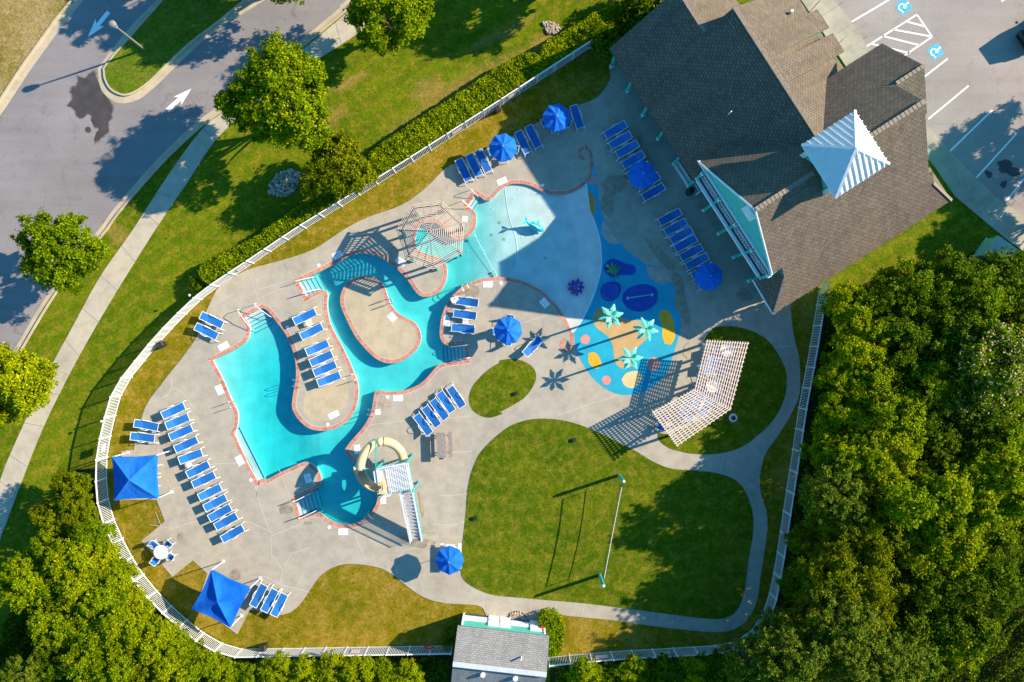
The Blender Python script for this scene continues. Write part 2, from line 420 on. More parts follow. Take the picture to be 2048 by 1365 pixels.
M['wood_mid'] = plain('reddish weathered timber', (.46,.33,.26), .8, .2, 6)
M['wood_grey'] = plain('weathered grey boards', (.26,.22,.20), .85, .35, 9)
M['wood_dark'] = plain('brown timber beam', (.24,.16,.115), .8, .2, 5)
M['light_plastic'] = plain('pale plastic', (.74,.70,.68), .5, .04, 5)
M['red'] = plain('red paint', (.62,.02,.02), .5, .1, 5)
M['red_faded'] = plain('faded red lettering', (.70,.22,.22), .6, .15, 9)
M['sign_white'] = plain('white stencil panel', (.86,.85,.85), .6, .03, 5)
M['sign_pink'] = plain('faded warning sign', (.72,.52,.50), .6, .12, 3)
M['pad'] = plain('turquoise rubber surfacing', (.0,.33,.46), .7, .14, .8)
M['pad_navy'] = plain('navy rubber surfacing', (.005,.055,.36), .35, .1, 1.2)
M['pad_yellow'] = plain('yellow rubber surfacing', (.74,.36,.008), .7, .12, 2)
M['pad_orange'] = plain('orange rubber surfacing', (.60,.25,.03), .7, .12, 2)
M['pad_tan'] = plain('tan rubber surfacing', (.50,.31,.12), .7, .1, 1.5)
M['pad_peach'] = plain('peach rubber surfacing', (.72,.48,.22), .7, .1, 2)
M['pad_pink'] = plain('pink rubber surfacing', (.62,.25,.20), .7, .1, 2)
M['pad_stone'] = plain('stone rubber surfacing', (.45,.36,.30), .7, .2, 2)
M['tile'] = plain('navy step tile', (.01,.16,.26), .4, .1, 5)
M['turtle'] = plain('green plastic shell', (.02,.20,.10), .4, .15, 5)
M['turtle_head'] = plain('lime plastic', (.16,.50,.04), .4, .1, 5)
M['octo'] = plain('blue purple plastic', (.05,.06,.36), .4, .4, 12)
M['octo_pink'] = plain('magenta plastic', (.6,.05,.25), .4, .1, 5)
M['fish'] = plain('aqua plastic', (.0,.48,.56), .3, .1, 5)
M['tread'] = plain('galvanised treads', (.40,.40,.42), .5, .12, 8)
M['car'] = plain('black car paint', (.012,.013,.016), .15, .05, 5)
M['tyre'] = plain('tyre rubber', (.02,.02,.02), .9, .1, 5)
M['towel'] = plain('white towel cloth', (.78,.78,.78), .9, .05, 8)
M['box_green'] = plain('pale green metal cabinet', (.34,.48,.36), .5, .08, 4)
M['lamp_grey'] = plain('grey galvanised steel', (.22,.21,.20), .5, .1, 5)
M['bark'] = plain('bark', (.10,.075,.055), .9, .3, 6)
def rockmat():
    m, nt, b = newmat('mixed stones')
    g = N(nt, 'ShaderNodeNewGeometry')
    nt.links.new(ramp(nt, g.outputs['Random Per Island'], [(0, (.52,.43,.33)), (.35, (.34,.25,.18)), (.6, (.60,.54,.46)), (.85, (.22,.16,.11))]), b.inputs['Base Color'])
    b.inputs['Roughness'].default_value = .85
    return m
M['rock'] = rockmat()
def leafmat(name, cols, trans=.35):
    m, nt, b = newmat(name); g = N(nt, 'ShaderNodeNewGeometry'); oi = N(nt, 'ShaderNodeObjectInfo')
    col = ramp(nt, g.outputs['Random Per Island'], [(i/(len(cols)-1), c) for i, c in enumerate(cols)])
    big = noise(nt, objco(nt), .55, 4)
    col = mix(nt, .75, col, ramp(nt, big, [(.3, (.62,.70,.6)), (.7, (1.35,1.25,1.3))]), 'MULTIPLY')
    vv = ramp(nt, oi.outputs['Random'], [(0, (.75,.85,.9)), (1, (1.2,1.1,.9))])
    col = mix(nt, .8, col, vv, 'MULTIPLY')
    nt.links.new(col, b.inputs['Base Color']); b.inputs['Roughness'].default_value = .8; b.inputs['Specular IOR Level'].default_value = .06
    tr = N(nt, 'ShaderNodeBsdfTranslucent'); 
    c2 = mix(nt, 1.0, col, (1.3,1.25,.5), 'MULTIPLY'); nt.links.new(c2, tr.inputs[0])
    ms = N(nt, 'ShaderNodeMixShader'); ms.inputs[0].default_value = trans
    nt.links.new(b.outputs[0], ms.inputs[1]); nt.links.new(tr.outputs[0], ms.inputs[2])
    nt.links.new(ms.outputs[0], nt.nodes['Material Output'].inputs[0])
    return m
M['leaf'] = leafmat('broad leaves', [(.045,.105,.001), (.15,.235,.001), (.38,.42,.003)])
M['leaf_b'] = leafmat('bright leaves', [(.07,.145,.001), (.22,.30,.001), (.48,.46,.003)])
M['leaf_d'] = leafmat('deep green leaves', [(.025,.070,.001), (.085,.15,.002), (.24,.30,.005)])
M['leaf_o'] = leafmat('olive leaves', [(.05,.085,.001), (.15,.19,.001), (.36,.36,.003)])
M['leaf_g'] = leafmat('grey green foliage', [(.035,.075,.006), (.11,.165,.010), (.31,.35,.018)])
M['leaf_h'] = leafmat('hedge leaves', [(.07,.13,.001), (.22,.29,.001), (.46,.46,.004)])
M['leaf_u'] = leafmat('undergrowth leaves', [(.020,.055,.001), (.07,.13,.002), (.20,.25,.004)])
M['blossom'] = leafmat('pink blossom', [(.45,.26,.20), (.62,.42,.32), (.70,.55,.42)])
def watermat():
    m = bpy.data.materials.new('pool water'); m.use_nodes = True; nt = m.node_tree; nt.nodes.remove(nt.nodes['Principled BSDF'])
    t = N(nt, 'ShaderNodeBsdfTransparent'); g = N(nt, 'ShaderNodeBsdfGlossy'); g.inputs['Roughness'].default_value = .05
    lw = N(nt, 'ShaderNodeLayerWeight'); lw.inputs['Blend'].default_value = .5
    fr = N(nt, 'ShaderNodeMath', operation='POWER'); nt.links.new(lw.outputs['Facing'], fr.inputs[0]); fr.inputs[1].default_value = 5
    fr2 = N(nt, 'ShaderNodeMath', operation='MULTIPLY_ADD'); nt.links.new(fr.outputs[0], fr2.inputs[0]); fr2.inputs[1].default_value = .97; fr2.inputs[2].default_value = .025
    c = objco(nt); n1 = noise(nt, c, 3.2, 4, .6)
    bp = N(nt, 'ShaderNodeBump'); bp.inputs['Strength'].default_value = .35; bp.inputs['Distance'].default_value = .05
    nt.links.new(n1, bp.inputs['Height']); nt.links.new(bp.outputs[0], g.inputs['Normal']); nt.links.new(bp.outputs[0], lw.inputs['Normal'])
    ms = N(nt, 'ShaderNodeMixShader'); nt.links.new(fr2.outputs[0], ms.inputs[0]); nt.links.new(t.outputs[0], ms.inputs[1]); nt.links.new(g.outputs[0], ms.inputs[2])
    nt.links.new(ms.outputs[0], nt.nodes['Material Output'].inputs['Surface'])
    va = N(nt, 'ShaderNodeVolumeAbsorption'); va.inputs['Color'].default_value = (.0,.925,.95,1); va.inputs['Density'].default_value = 1.60
    nt.links.new(va.outputs[0], nt.nodes['Material Output'].inputs['Volume'])
    return m
M['water'] = watermat()
M['plaster'] = plain('white pool plaster', (.62,.60,.56), .7, .13, .9)
# ------------------------------------------------------------------ pool outline (traced on the ground, water edge)
cop = cat(
 q('P7', (1330,425),(1260,480),(1180,518),(1100,535),(1020,537),(940,525),(870,490),(800,455),(730,435),(650,428),(580,437),(520,465),(470,510),(425,560),(385,592),(340,588),(290,555),(245,528),(200,590),(165,650),(220,680),(250,720)),
 q('E6', (1195,380),(1190,440),(1160,510),(1110,570),(1050,605),(970,618),(910,600),(850,550),(790,480),(730,430),(660,405),(580,405),(510,430),(465,490),(440,560),(435,640),(450,710),(490,755),(560,790),(640,815),(720,835),(770,855),(810,900),(830,960)),
 q('P6', (462,290),(450,370),(425,440),(380,505),(320,550),(250,578),(190,583)),
 q('P3', (1690,700),(1640,665),(1590,600),(1545,530),(1490,460),(1420,390),(1350,325),(1270,270),(1190,220),(1110,190),(1020,172),(930,170),(860,180),(800,200),(740,235),(640,290),(540,340),(420,400),(300,455),(160,520),(230,640),(265,712),(330,675),(400,640),(465,622),(500,632),(525,660),(530,700),(522,800),(535,920),(560,1030),(610,1140),(680,1265)),
 q('P4', (160,100),(215,210),(260,310),(300,410),(330,480),(350,560),(355,650),(345,750),(320,850),(270,940),(200,1020),(100,1085)),
 q('P2', (1610,498),(1520,508),(1430,500),(1340,470),(1270,415),(1205,345),(1160,265),(1143,200)),
 q('P1', (1150,1290),(1165,1190),(1185,1090),(1195,1000),(1193,900),(1180,790),(1150,680),(1110,580),(1060,480),(1000,395),(940,320),(880,240),(825,185),(770,165),(650,225),(550,278),(580,320),(608,365),(618,410),(617,470),(600,535),(560,590),(500,635),(400,698),(300,745),(158,808),(190,870),(260,1000),(330,1150)),
 q('P2', (340,0),(400,140),(440,210),(465,270),(475,340),(468,420),(450,490),(425,545),(470,640),(540,790),(620,960),(718,1135),(740,1120),(790,1108),(830,1118),(850,1105),(950,1050),(1050,1000),(1150,955)),
 q('P5', (240,295),(290,280),(350,285),(400,310),(460,360),(500,420),(512,470),(510,520),(480,580),(420,630),(350,660),(270,700),(190,738),(250,948),(400,905),(460,905),(520,925),(580,975),(660,1020),(750,1045),(840,1055),(930,1040),(1010,1005),(1080,950),(1140,890),(1180,830),(1205,760),(1213,700),(1200,620),(1185,530),(1160,450),(1120,390),(1060,345),(1000,315),(940,290),(900,255),(850,215),(820,170),(812,110)),
 q('P4', (260,1260),(330,1180),(400,1100),(460,1010),(500,930),(520,860),(538,760),(548,690),(560,645),(590,630),(640,630),(720,643),(820,640),(930,625),(1020,595),(1110,550),(1180,495),(1240,430),(1290,370),(1330,325),(1380,298),(1460,285),(1560,268),(1690,250),(1670,62)),
 q('P6', (620,1175),(550,1185),(480,1190),(420,1160),(385,1110),(370,1050),(373,960),(385,870),(410,780),(450,680),(500,600),(570,530),(640,470),(720,425),(820,378),(940,348),(1060,340),(1200,345),(1330,370),(1440,405),(1550,460),(1650,520),(1737,605)),
 q('P8', (100,560),(170,660),(210,740),(232,800)))
zero = q('P8', (300,710),(370,580),(420,460),(455,350),(478,250),(482,130)) + q('P7', (1475,1130),(1465,1000),(1430,860),(1375,700),(1345,560))
cops = smooth(cop, closed=False, n=3, corner=42)
zs = smooth([cop[-1]] + zero + [cop[0]], closed=False, n=4, corner=80)
outer_px = cops + zs[1:-1]
isl = cat(q('P3', (960,455),(1040,455),(1110,475),(1170,510),(1220,560),(1250,620),(1275,700),(1305,780),(1350,850),(1420,920),(1500,965),(1590,1010),(1650,1070),(1680,1150),(1690,1230)),
          q('P4', (1120,40),(1090,100),(1040,160),(970,220),(890,265),(800,290),(720,290),(640,270),(560,225),(490,165),(430,100),(380,40)),
          q('P3', (900,1240),(840,1140),(780,1020),(725,900),(695,820),(686,750),(695,680),(720,610),(765,545),(830,490),(890,465)))
isl_px = smooth(isl, n=3)
POOL = [W2(p) for p in outer_px]; ISL = [W2(p) for p in isl_px]
if area(POOL) < 0: POOL = POOL[::-1]; POOLREV = True
else: POOLREV = False
if area(ISL) < 0: ISL = ISL[::-1]
ZERO = np.array([W2(p) for p in zs])
DECKZ = 0.04; WZ = -0.08

def dedupe(poly, e=1e-3):
    o = []
    for p in poly:
        if not o or (Vector(p)-Vector(o[-1])).length > e: o.append(p)
    if (Vector(o[0])-Vector(o[-1])).length <= e: o.pop()
    return o
POOL = dedupe(POOL); ISL = dedupe(ISL)

def sheet(name, poly, z, mat, holes=(), kind='structure', parent=None, edge=0.0, extra=()):
    poly = dedupe(poly)
    if area(poly) < 0: poly = poly[::-1]
    V, F = cdt(poly, holes, extra)
    mb = MB(); mb.v = [(x, y, z) for x, y in V]
    for f in F:
        a, b, c = (V[i] for i in f)
        if (b[0]-a[0])*(c[1]-a[1]) - (b[1]-a[1])*(c[0]-a[0]) < 0: f = f[::-1]
        mb.f.append(tuple(f))
    mb.uv = [None]*len(mb.f); mb.m = [0]*len(mb.f)
    if edge:
        n = len(poly); b = len(mb.v); mb.v += [(x, y, z) for x, y in poly] + [(x, y, z-edge) for x, y in poly]
        for i in range(n):
            j = (i+1) % n; mb.f.append((b+i, b+n+i, b+n+j, b+j)); mb.uv.append(None); mb.m.append(0)
    o = obj(name, mb, mat, parent)
    if kind: o['kind'] = kind
    return o

# ---------------- ground
sheet('ground', [(-230,-230),(230,-230),(230,230),(-230,230)], 0, M['grass'], [POOL])

# ---------------- pool shell
def zdist(P):
    d = np.full(len(P), 1e9)
    for a, b in zip(ZERO[:-1], ZERO[1:]):
        ab = b - a; t = np.clip(((P-a) @ ab) / (ab @ ab + 1e-12), 0, 1)
        d = np.minimum(d, np.hypot(*(P - (a + t[:, None]*ab)).T))
    return d
def floorz(P):
    P = np.asarray(P, float); d = zdist(P); px = P[:, 0]/S + CX; py = CY - P[:, 1]/S
    z = np.interp(d, [0, 2.6, 6.5, 9.5, 11.0, 14, 40], [DECKZ-.002, -.15, -.26, -.42, -.60, -1.0, -1.15])
    # only the part right of the rope is shallow
    sm = lambda t: np.clip(t, 0, 1)**2*(3-2*np.clip(t, 0, 1))
    deep = sm((1010 - px)/130); z = z*(1-deep) + np.minimum(z, -1.10)*deep
    lag = sm((640 - px)/60); z = z*(1-lag) + lag*(-.62 - .95*sm((px-425)/130)*sm((py-600)/170))
    pl = sm((1 - np.hypot(px-700, py-990)/150)*1.8); z = z - .40*pl
    return np.where(z < WZ, WZ + (z-WZ)*.5, z)
gx = np.arange(-26, 9, .55)
G = np.array([(x, y) for x in gx for y in np.arange(-16, 14, .55)])
G = G[inside(G, POOL) & ~inside(G, ISL)]
V, F = cdt(POOL, [ISL], G)
mb = MB(); z = floorz(V); mb.v = [(x, y, zz) for (x, y), zz in zip(V, z)]; mb.f = [tuple(f) for f in F]
mb.uv = [None]*len(F); mb.m = [0]*len(F)
for lp in (POOL, ISL):
    n = len(lp); b = len(mb.v); zf = floorz(np.array(lp))
    mb.v += [(x, y, DECKZ) for x, y in lp] + [(x, y, min(zz, DECKZ)) for (x, y), zz in zip(lp, zf)]
    for i in range(n):
        j = (i+1) % n
        if zf[i] > -.01 and zf[j] > -.01: continue
        mb.f.append((b+i, b+n+i, b+n+j, b+j)); mb.uv.append(None); mb.m.append(0)
pool = obj('pool_basin', mb, M['plaster']); pool['kind'] = 'structure'
# swim-out ledge, tile line, steps and floor marks: part of the basin
mb = MB(); mt = MB()
led = [W2(p) for p in q('P2', (425,545),(450,492),(475,470),(790,1105),(740,1120),(718,1135))]
mb.prism(led, -1.6, -.20)
a, b2 = [W(*p) for p in q('P2', (475,470),(790,1100))]
mt.beam((a.x, a.y, -.19), (b2.x, b2.y, -.19), .09, .03)
def stairs(c, e0, e1, d, n, run, z0=-.13, rise=.075):
    """e0,e1: edge ends (px in crop c); d: px direction vector in crop (length ignored); run in metres"""
    (p0, p1, p2) = [Vector(W2(p)) for p in q(c, e0, e1, (e0[0]+d[0], e0[1]+d[1]))]
    dv = (p2-p0).normalized()
    for i in range(n):
        A = p0 + dv*run*i; B = p1 + dv*run*i; C = B + dv*run*1.0; D = A + dv*run*1.0
        zz = z0 - rise*i
        mb.prism([tuple(A), tuple(B), tuple(C), tuple(D)], -1.9, zz)
        mt.beam((*(D-dv*.03), zz+.004), (*(C-dv*.03), zz+.004), .055, .02)
stairs('P1', (550,278), (770,165), (60,105), 5, .30)
stairs('P3', (165,530), (262,706), (150,-62), 5, .34)
stairs('P4', (1688,248), (1672,64), (-100,8), 6, .30)
stairs('P5', (248,944), (192,740), (150,-62), 6, .31)
stairs('P7', (165,650), (245,530), (60,35), 2, .28)
obj('step', mb, M['plaster'], pool); obj('tile_line', mt, M['tile'], pool)
mb = MB()
fb = smooth(q('P7', (535,470),(552,600),(580,760),(625,900),(652,1030),(655,1150),(635,1290)), closed=False)
pts = [W(*p) for p in fb]; fz = floorz(np.array([(p.x, p.y) for p in pts]))
for i in range(len(pts)-1):
    mb.beam((pts[i].x, pts[i].y, fz[i]+.01), (pts[i+1].x, pts[i+1].y, fz[i+1]+.01), .05, .02)
zz = [W(*p) for p in zs]
for i in range(len(zz)-1): mb.beam((zz[i].x, zz[i].y, DECKZ+.004), (zz[i+1].x, zz[i+1].y, DECKZ+.004), .06, .012)
for c, x, y in (('P7',615,565),('P7',410,667),('P7',965,697),('P7',700,945),('P7',330,1112),('P7',1015,1012),('P7',760,1262),('P7',670,480),('P7',165,1075)):
    p = W(*q(c, (x, y))[0]); zq = floorz(np.array([(p.x, p.y)]))[0]; mb.lathe([(.07, 0), (.06, .02)], 10, (p.x, p.y, zq+.004))
obj('floor_marking', mb, M['white'], pool)
mb = MB()
for x, y in ((483,803),(407,922),(527,966),(932,1152)):
    p = W(*q('P7', (x, y))[0]); zq = floorz(np.array([(p.x, p.y)]))[0]
    for k in range(4):
        r = k*math.pi/2 + .4; mb.lathe([(.05, 0), (.04, .02)], 8, (p.x+.09*math.cos(r), p.y+.09*math.sin(r), zq+.006))
obj('floor_drain', mb, M['turtle_head'], pool)

# ---------------- water body (closed, absorbs red light with depth)
wo = [tuple(p) for p in offset(POOL, -.02)]; wi = [tuple(p) for p in offset(ISL, .02)]
def mesh_water():
    V, F = cdt(wo, [wi]); mb = MB(); n = len(V)
    mb.v = [(x, y, WZ) for x, y in V] + [(x, y, -2.4) for x, y in V]
    for f in F:
        a, b, c = (V[i] for i in f)
        if (b[0]-a[0])*(c[1]-a[1]) - (b[1]-a[1])*(c[0]-a[0]) < 0: f = f[::-1]
        mb.f.append(tuple(f)); mb.f.append(tuple(i+n for i in f[::-1]))
    edges = {}
    for f in mb.f[::2]:
        for i in range(3):
            e = (f[i], f[(i+1) % 3]); edges[e] = 1
    for (a, b) in edges:
        if (b, a) not in edges: mb.f.append((b, a, a+n, b+n))
    mb.uv = [None]*len(mb.f); mb.m = [0]*len(mb.f); return mb
water = obj('water', mesh_water(), M['water']); water['kind'] = 'structure'

# ---------------- concrete deck
deck = cat(q('f', (1222,135),(1221,155),(1209,179),(1189,199),(1162,209),(1110,231),(1086,240),(1049,259),(1025,273),(977,297),(951,307),(933,318),(911,327),(890,338),(871,357),(854,374),(820,401),(786,418),(736,435),(689,459),(658,480),(628,499),(588,514),(534,529),(505,537),(472,551),(441,571),(428,591),(418,612),(409,632),(395,672),(377,699),(357,726),(337,750),(320,773),(303,794),(290,817),(283,838),(275,861),(270,885),(268,900),(243,903),(244,1000),(313,1000),(330,1043),(283,1082),(345,1154),(386,1121),(415,1148),(404,1180),(398,1212),(475,1269),(500,1219),(520,1223),(541,1231),(557,1231),(581,1225),(601,1208),(615,1188),(628,1168),(645,1148),(668,1134),(695,1128),(729,1130),(763,1137),(790,1153),(817,1175),(844,1193),(871,1203),(904,1208),(952,1210),(966,1217),(973,1232),(974,1246)),
   q('f', (1020,1254),(1080,1262),(1076,1240),(1080,1230),(1100,1225),(1121,1230),(1169,1235),(1236,1242),(1303,1252),(1371,1260),(1431,1265),(1465,1260),(1489,1245),(1506,1222),(1516,1191),(1520,1160),(1527,1114),(1535,1057),(1532,1020),(1522,989),(1519,959),(1525,925),(1532,905),(1544,888),(1567,854),(1588,817),(1599,787),(1600,747),(1598,713),(1589,679),(1583,639),(1583,600),(1600,560),(1640,420),(1480,160),(1330,60),(1245,90)))
FIX = deck
deckp = dedupe([W2(p) for p in smooth(deck, n=2, corner=32)])
if area(deckp) < 0: deckp = deckp[::-1]
POOLIN = offset(POOL, -.002)
coptop = [W2(p) for p in cops]
band = .29
dk = sheet('pool_deck', deckp, DECKZ, M['deck'], [POOL], edge=.12)
sheet('pool_island', ISL, DECKZ, M['island'])
# ochre centre of the sunbathing peninsula
pen = [W2(p) for p in smooth(q('P6', )+cat(q('P3',(440,760),(470,900),(500,1040),(560,1160),(640,1300)), q('P4',(150,330),(190,440),(225,560),(235,680),(215,780),(160,880),(80,950)), q('P2',(1560,385),(1440,380),(1340,340),(1290,270),(1280,160)), q('P1',(1300,1240),(1330,1100),(1320,960),(1290,820),(1240,620),(1215,420))), n=3)]
sheet('sunbathing_terrace', pen, DECKZ+.004, M['island'])

# ---------------- brick coping (band outside the water edge)
def ribbon(path, width, z, closed=False, name='brick_coping', mat=None, side=1, z0=None):
    """path: world 2D; band lies on the left (side=1) or right (-1)"""
    path = dedupe(path) if closed else [p for i, p in enumerate(path) if i == 0 or (Vector(p)-Vector(path[i-1])).length > 1e-3]
    o = offset(path, width*side, closed); n = len(path); mb = MB(); s = 0
    rng = range(n) if closed else range(n-1)
    for i in rng:
        j = (i+1) % n; L = (Vector(path[j])-Vector(path[i])).length
        P = [(*path[i], z), (*path[j], z), (*o[j], z), (*o[i], z)]; U = [(s, 0), (s+L, 0), (s+L, width), (s, width)]
        if side < 0: P = P[::-1]; U = U[::-1]
        mb.face(P, U); s += L
        if z0 is not None:
            mb.face([(*path[i], z), (*path[i], z0), (*path[j], z0), (*path[j], z)] if side > 0 else [(*path[j], z), (*path[j], z0), (*path[i], z0), (*path[i], z)], [(s-L, .3), (s-L, .4), (s, .4), (s, .3)])
    ob = obj(name, mb, mat or M['brick']); ob['kind'] = 'structure'; return ob
# side: the water lies on the right or left of travel in world space
tst = np.array([offset(coptop, .1, False)[30]])
side = -1 if inside(tst, POOL)[0] else 1
ribbon(coptop, band, DECKZ+.012, side=side, z0=-.08)
ribbon(ISL, band, DECKZ+.012, closed=True, side=1, z0=-.08)
def arcband(c, pts):
    cl = [W2(p) for p in smooth(q(c, *pts), closed=False, n=4)]
    ribbon(offset(cl, band/2, False), band, DECKZ+.014, side=-1)
arcband('P7', ((1338,412),(1368,350),(1378,260),(1375,170),(1360,112),(1320,78),(1280,88),(1258,128),(1272,172),(1305,190),(1328,188)))
arcband('P8', ((226,795),(234,850),(232,905),(208,940),(178,948),(150,928),(142,892),(155,862),(178,850)))
# pale mortar edge behind the coping
mb = MB()
oo = offset(coptop, (band+.03)*side, False)
for i in range(len(oo)-1):
    if (Vector(oo[i+1])-Vector(oo[i])).length < .6: mb.beam((*oo[i], DECKZ+.004), (*oo[i+1], DECKZ+.004), .035, .012)
oo = offset(ISL, band+.03)
for i in range(len(oo)): mb.beam((*oo[i], DECKZ+.004), (*oo[(i+1) % len(oo)], DECKZ+.004), .035, .012)
# sealed joints and cracks
LIG = [q('P3',(0,305),(110,505)), q('P3',(465,75),(560,250)), q('P3',(0,300),(40,380)), q('f',(487,527),(505,560),(515,598),(570,575)), q('f',(500,538),(513,560),(517,580),(600,555)),
 q('T4',(700,-150),(800,110)), q('f',(344,749),(344,775),(365,785),(386,815)), q('f',(322,798),(334,792),(344,778)), q('f',(316,866),(318,905)), q('f',(244,912),(335,905)),
 q('f',(440,955),(430,966),(345,977),(332,994)), q('f',(335,960),(342,976)), q('f',(392,930),(489,926),(495,915)), q('f',(300,1050),(345,1057),(420,1035),(500,1045),(545,1065)), q('P2',(690,1170),(720,1365)), q('P2',(440,990),(550,905)),
 q('f',(509,970),(520,1010),(542,1071),(543,1110),(565,1140),(560,1170),(620,1185)), q('f',(500,1155),(530,1152),(560,1168)), q('f',(542,1073),(620,1040)), q('f',(580,1108),(620,1095)), q('f',(566,1142),(582,1108)), q('f',(595,1170),(605,1150)),
 q('f',(559,940),(583,1010)), q('f',(710,1070),(730,1120)), q('f',(776,1142),(810,1100),(862,1093)), q('f',(836,1145),(846,1182)), q('P4',(1060,640),(1090,800)), q('P4',(480,1060),(960,1000)), q('P4',(1460,975),(1737,945)), q('f',(881,906),(945,902)), q('f',(880,992),(935,988)), q('f',(866,1048),(900,1052),(930,1043)),
 q('P6',(1025,390),(1130,850)), q('P6',(830,775),(960,700),(1070,610),(1130,430)), q('P6',(1400,905),(1737,795)), q('P6',(1200,1190),(1240,1365)), q('f',(1140,657),(1060,690)),
 q('C7',(870,240),(930,200),(1040,120)), q('C7',(1060,490),(1200,690)), q('C7',(1060,410),(1160,370)), q('C7',(1290,560),(1100,390)), q('C7',(1180,660),(1543,480)), q('C7',(1080,860),(1160,980)), q('C7',(990,960),(1040,1060)),
 q('C7',(340,1130),(700,1010)), q('P7',(1450,545),(1640,415)), q('P7',(1400,190),(1560,100)), q('R3',(310,1235),(400,1365)), q('R3',(290,1085),(400,1030)),
 q('f',(1195,199),(1212,222),(1216,240)), q('f',(1160,262),(1200,235)), q('f',(1253,190),(1215,165)), q('f',(1520,700),(1590,690)), q('f',(1535,620),(1583,590)), q('f',(1511,873),(1544,888)), q('f',(1500,970),(1518,980)),
 q('f',(966,1217),(967,1190)), q('f',(1060,1227),(1062,1200)), q('f',(1110,1220),(1112,1200)), q('f',(1164,1232),(1170,1206)), q('f',(1303,1250),(1308,1222)), q('f',(1353,1256),(1357,1228)), q('f',(1445,1260),(1440,1236)),
 q('f',(1000,1160),(1010,1178)), q('f',(1100,870),(1085,838)), q('f',(1395,940),(1395,910)), q('f',(1440,940),(1447,908))]
for l in LIG:
    for i in range(len(l)-1):
        a = W(*l[i]); b = W(*l[i+1]); n = max(1, int((b-a).length/.5)); pr = a
        rnd = random.Random(int(a.x*100))
        for k in range(1, n+1):
            c = a.lerp(b, k/n) + (Vector((rnd.uniform(-.03,.03), rnd.uniform(-.03,.03), 0)) if k < n else Vector())
            mb.beam((pr.x, pr.y, DECKZ+.003), (c.x, c.y, DECKZ+.003), .034, .012); pr = c
# only keep segments on the deck
fin = MB()
for k in range(0, len(mb.v), 8):
    c = np.array(mb.v[k:k+8]).mean(0)[None, :2]
    if inside(c, POOL)[0] and not inside(c, ISL)[0]: continue
    fin.hexa([Vector(p) for p in mb.v[k:k+8]])
obj('crack_sealant', fin, M['seal'], dk)
def blob(cx, cy, rx, ry, seed, rot=0, n=26, rough=.22):
    r = random.Random(seed); ph = [r.uniform(0, 6.28) for _ in range(6)]; out = []
    for k in range(n):
        t = 2*math.pi*k/n; s = 1 + rough*(math.sin(2*t+ph[0])*.5 + math.sin(3*t+ph[1])*.35 + math.sin(5*t+ph[2])*.25 + math.sin(8*t+ph[3])*.15)
        x, y = rx*s*math.cos(t), ry*s*math.sin(t); out.append((cx + x*math.cos(rot)-y*math.sin(rot), cy + x*math.sin(rot)+y*math.cos(rot)))
    return out
def blobs(name, lst, mat, parent, z):
    mb = MB()
    for b in lst:
        z += .0004; poly = [W2(p) for p in blob(*b)]
        if area(poly) < 0: poly = poly[::-1]
        V, F = cdt(poly); k = len(mb.v); mb.v += [(x, y, z) for x, y in V]
        for f in F:
            a, b_, c = (V[i] for i in f)
            if (b_[0]-a[0])*(c[1]-a[1]) - (b_[1]-a[1])*(c[0]-a[0]) < 0: f = f[::-1]
            mb.f.append(tuple(k+i for i in f)); mb.uv.append(None); mb.m.append(0)
    return obj(name, mb, mat, parent)
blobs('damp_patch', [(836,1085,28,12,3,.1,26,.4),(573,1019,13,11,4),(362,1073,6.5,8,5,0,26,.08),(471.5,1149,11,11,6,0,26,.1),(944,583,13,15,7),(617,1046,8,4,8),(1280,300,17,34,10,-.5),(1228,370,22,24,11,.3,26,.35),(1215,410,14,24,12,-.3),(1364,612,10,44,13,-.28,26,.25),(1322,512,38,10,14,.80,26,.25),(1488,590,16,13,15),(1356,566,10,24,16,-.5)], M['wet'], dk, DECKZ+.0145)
blobs('ochre_stain', [(772,808,14,5,20,.05,26,.3),(860,1065,11,3.5,21,.2,26,.3),(843,1010,3,24,22,-.15,26,.35),(860,1087,8,4,23,-.6),(1375,702,9,14,24)], M['rust'], dk, DECKZ+.021)
sheet('pool_deck_patch', [W2(p) for p in q('P4',(1150,585),(1230,515),(1275,550),(1190,630))], DECKZ+.005, M['patch'])

# ---------------- lawns inside the fence
inner = cat(q('f', (1183,97),(1000,214),(928,260),(820,329),(716,394),(608,460),(520,519),(435,575),(398,605),(337,666),(287,726),(249,777),(233,827),(219,888),(215,925),(215,972),(222,1016),(243,1070),(280,1138),(337,1205),(404,1262),(479,1298),(702,1295),(908,1291),(1096,1315),(1202,1304),(1303,1298),(1388,1293),(1452,1288),(1492,1271),(1520,1235),(1537,1191),(1551,1121),(1564,1033),(1577,949),(1583,910),(1598,807),(1616,713),(1630,625),(1640,575),(1600,520),(1300,100)))
sheet('lawn', [W2(p) for p in inner], .006, M['grass_in'], [POOL])
def lawn(name, pts, mat='grass_field'):
    return sheet(name, [W2(p) for p in smooth(pts, n=3, corner=45)], DECKZ+.022, M[mat], edge=.05)
kid = cat(q('C6', (1480,820),(1420,855),(1370,900),(1320,960),(1300,1030),(1310,1080),(1340,1115),(1390,1140),(1440,1142),(1500,1120)), q('C7', (0,1110),(60,1080),(140,1030),(190,970),(215,910),(205,860),(170,825),(110,800),(50,797),(0,803)))
lawn('lawn_bed', kid)
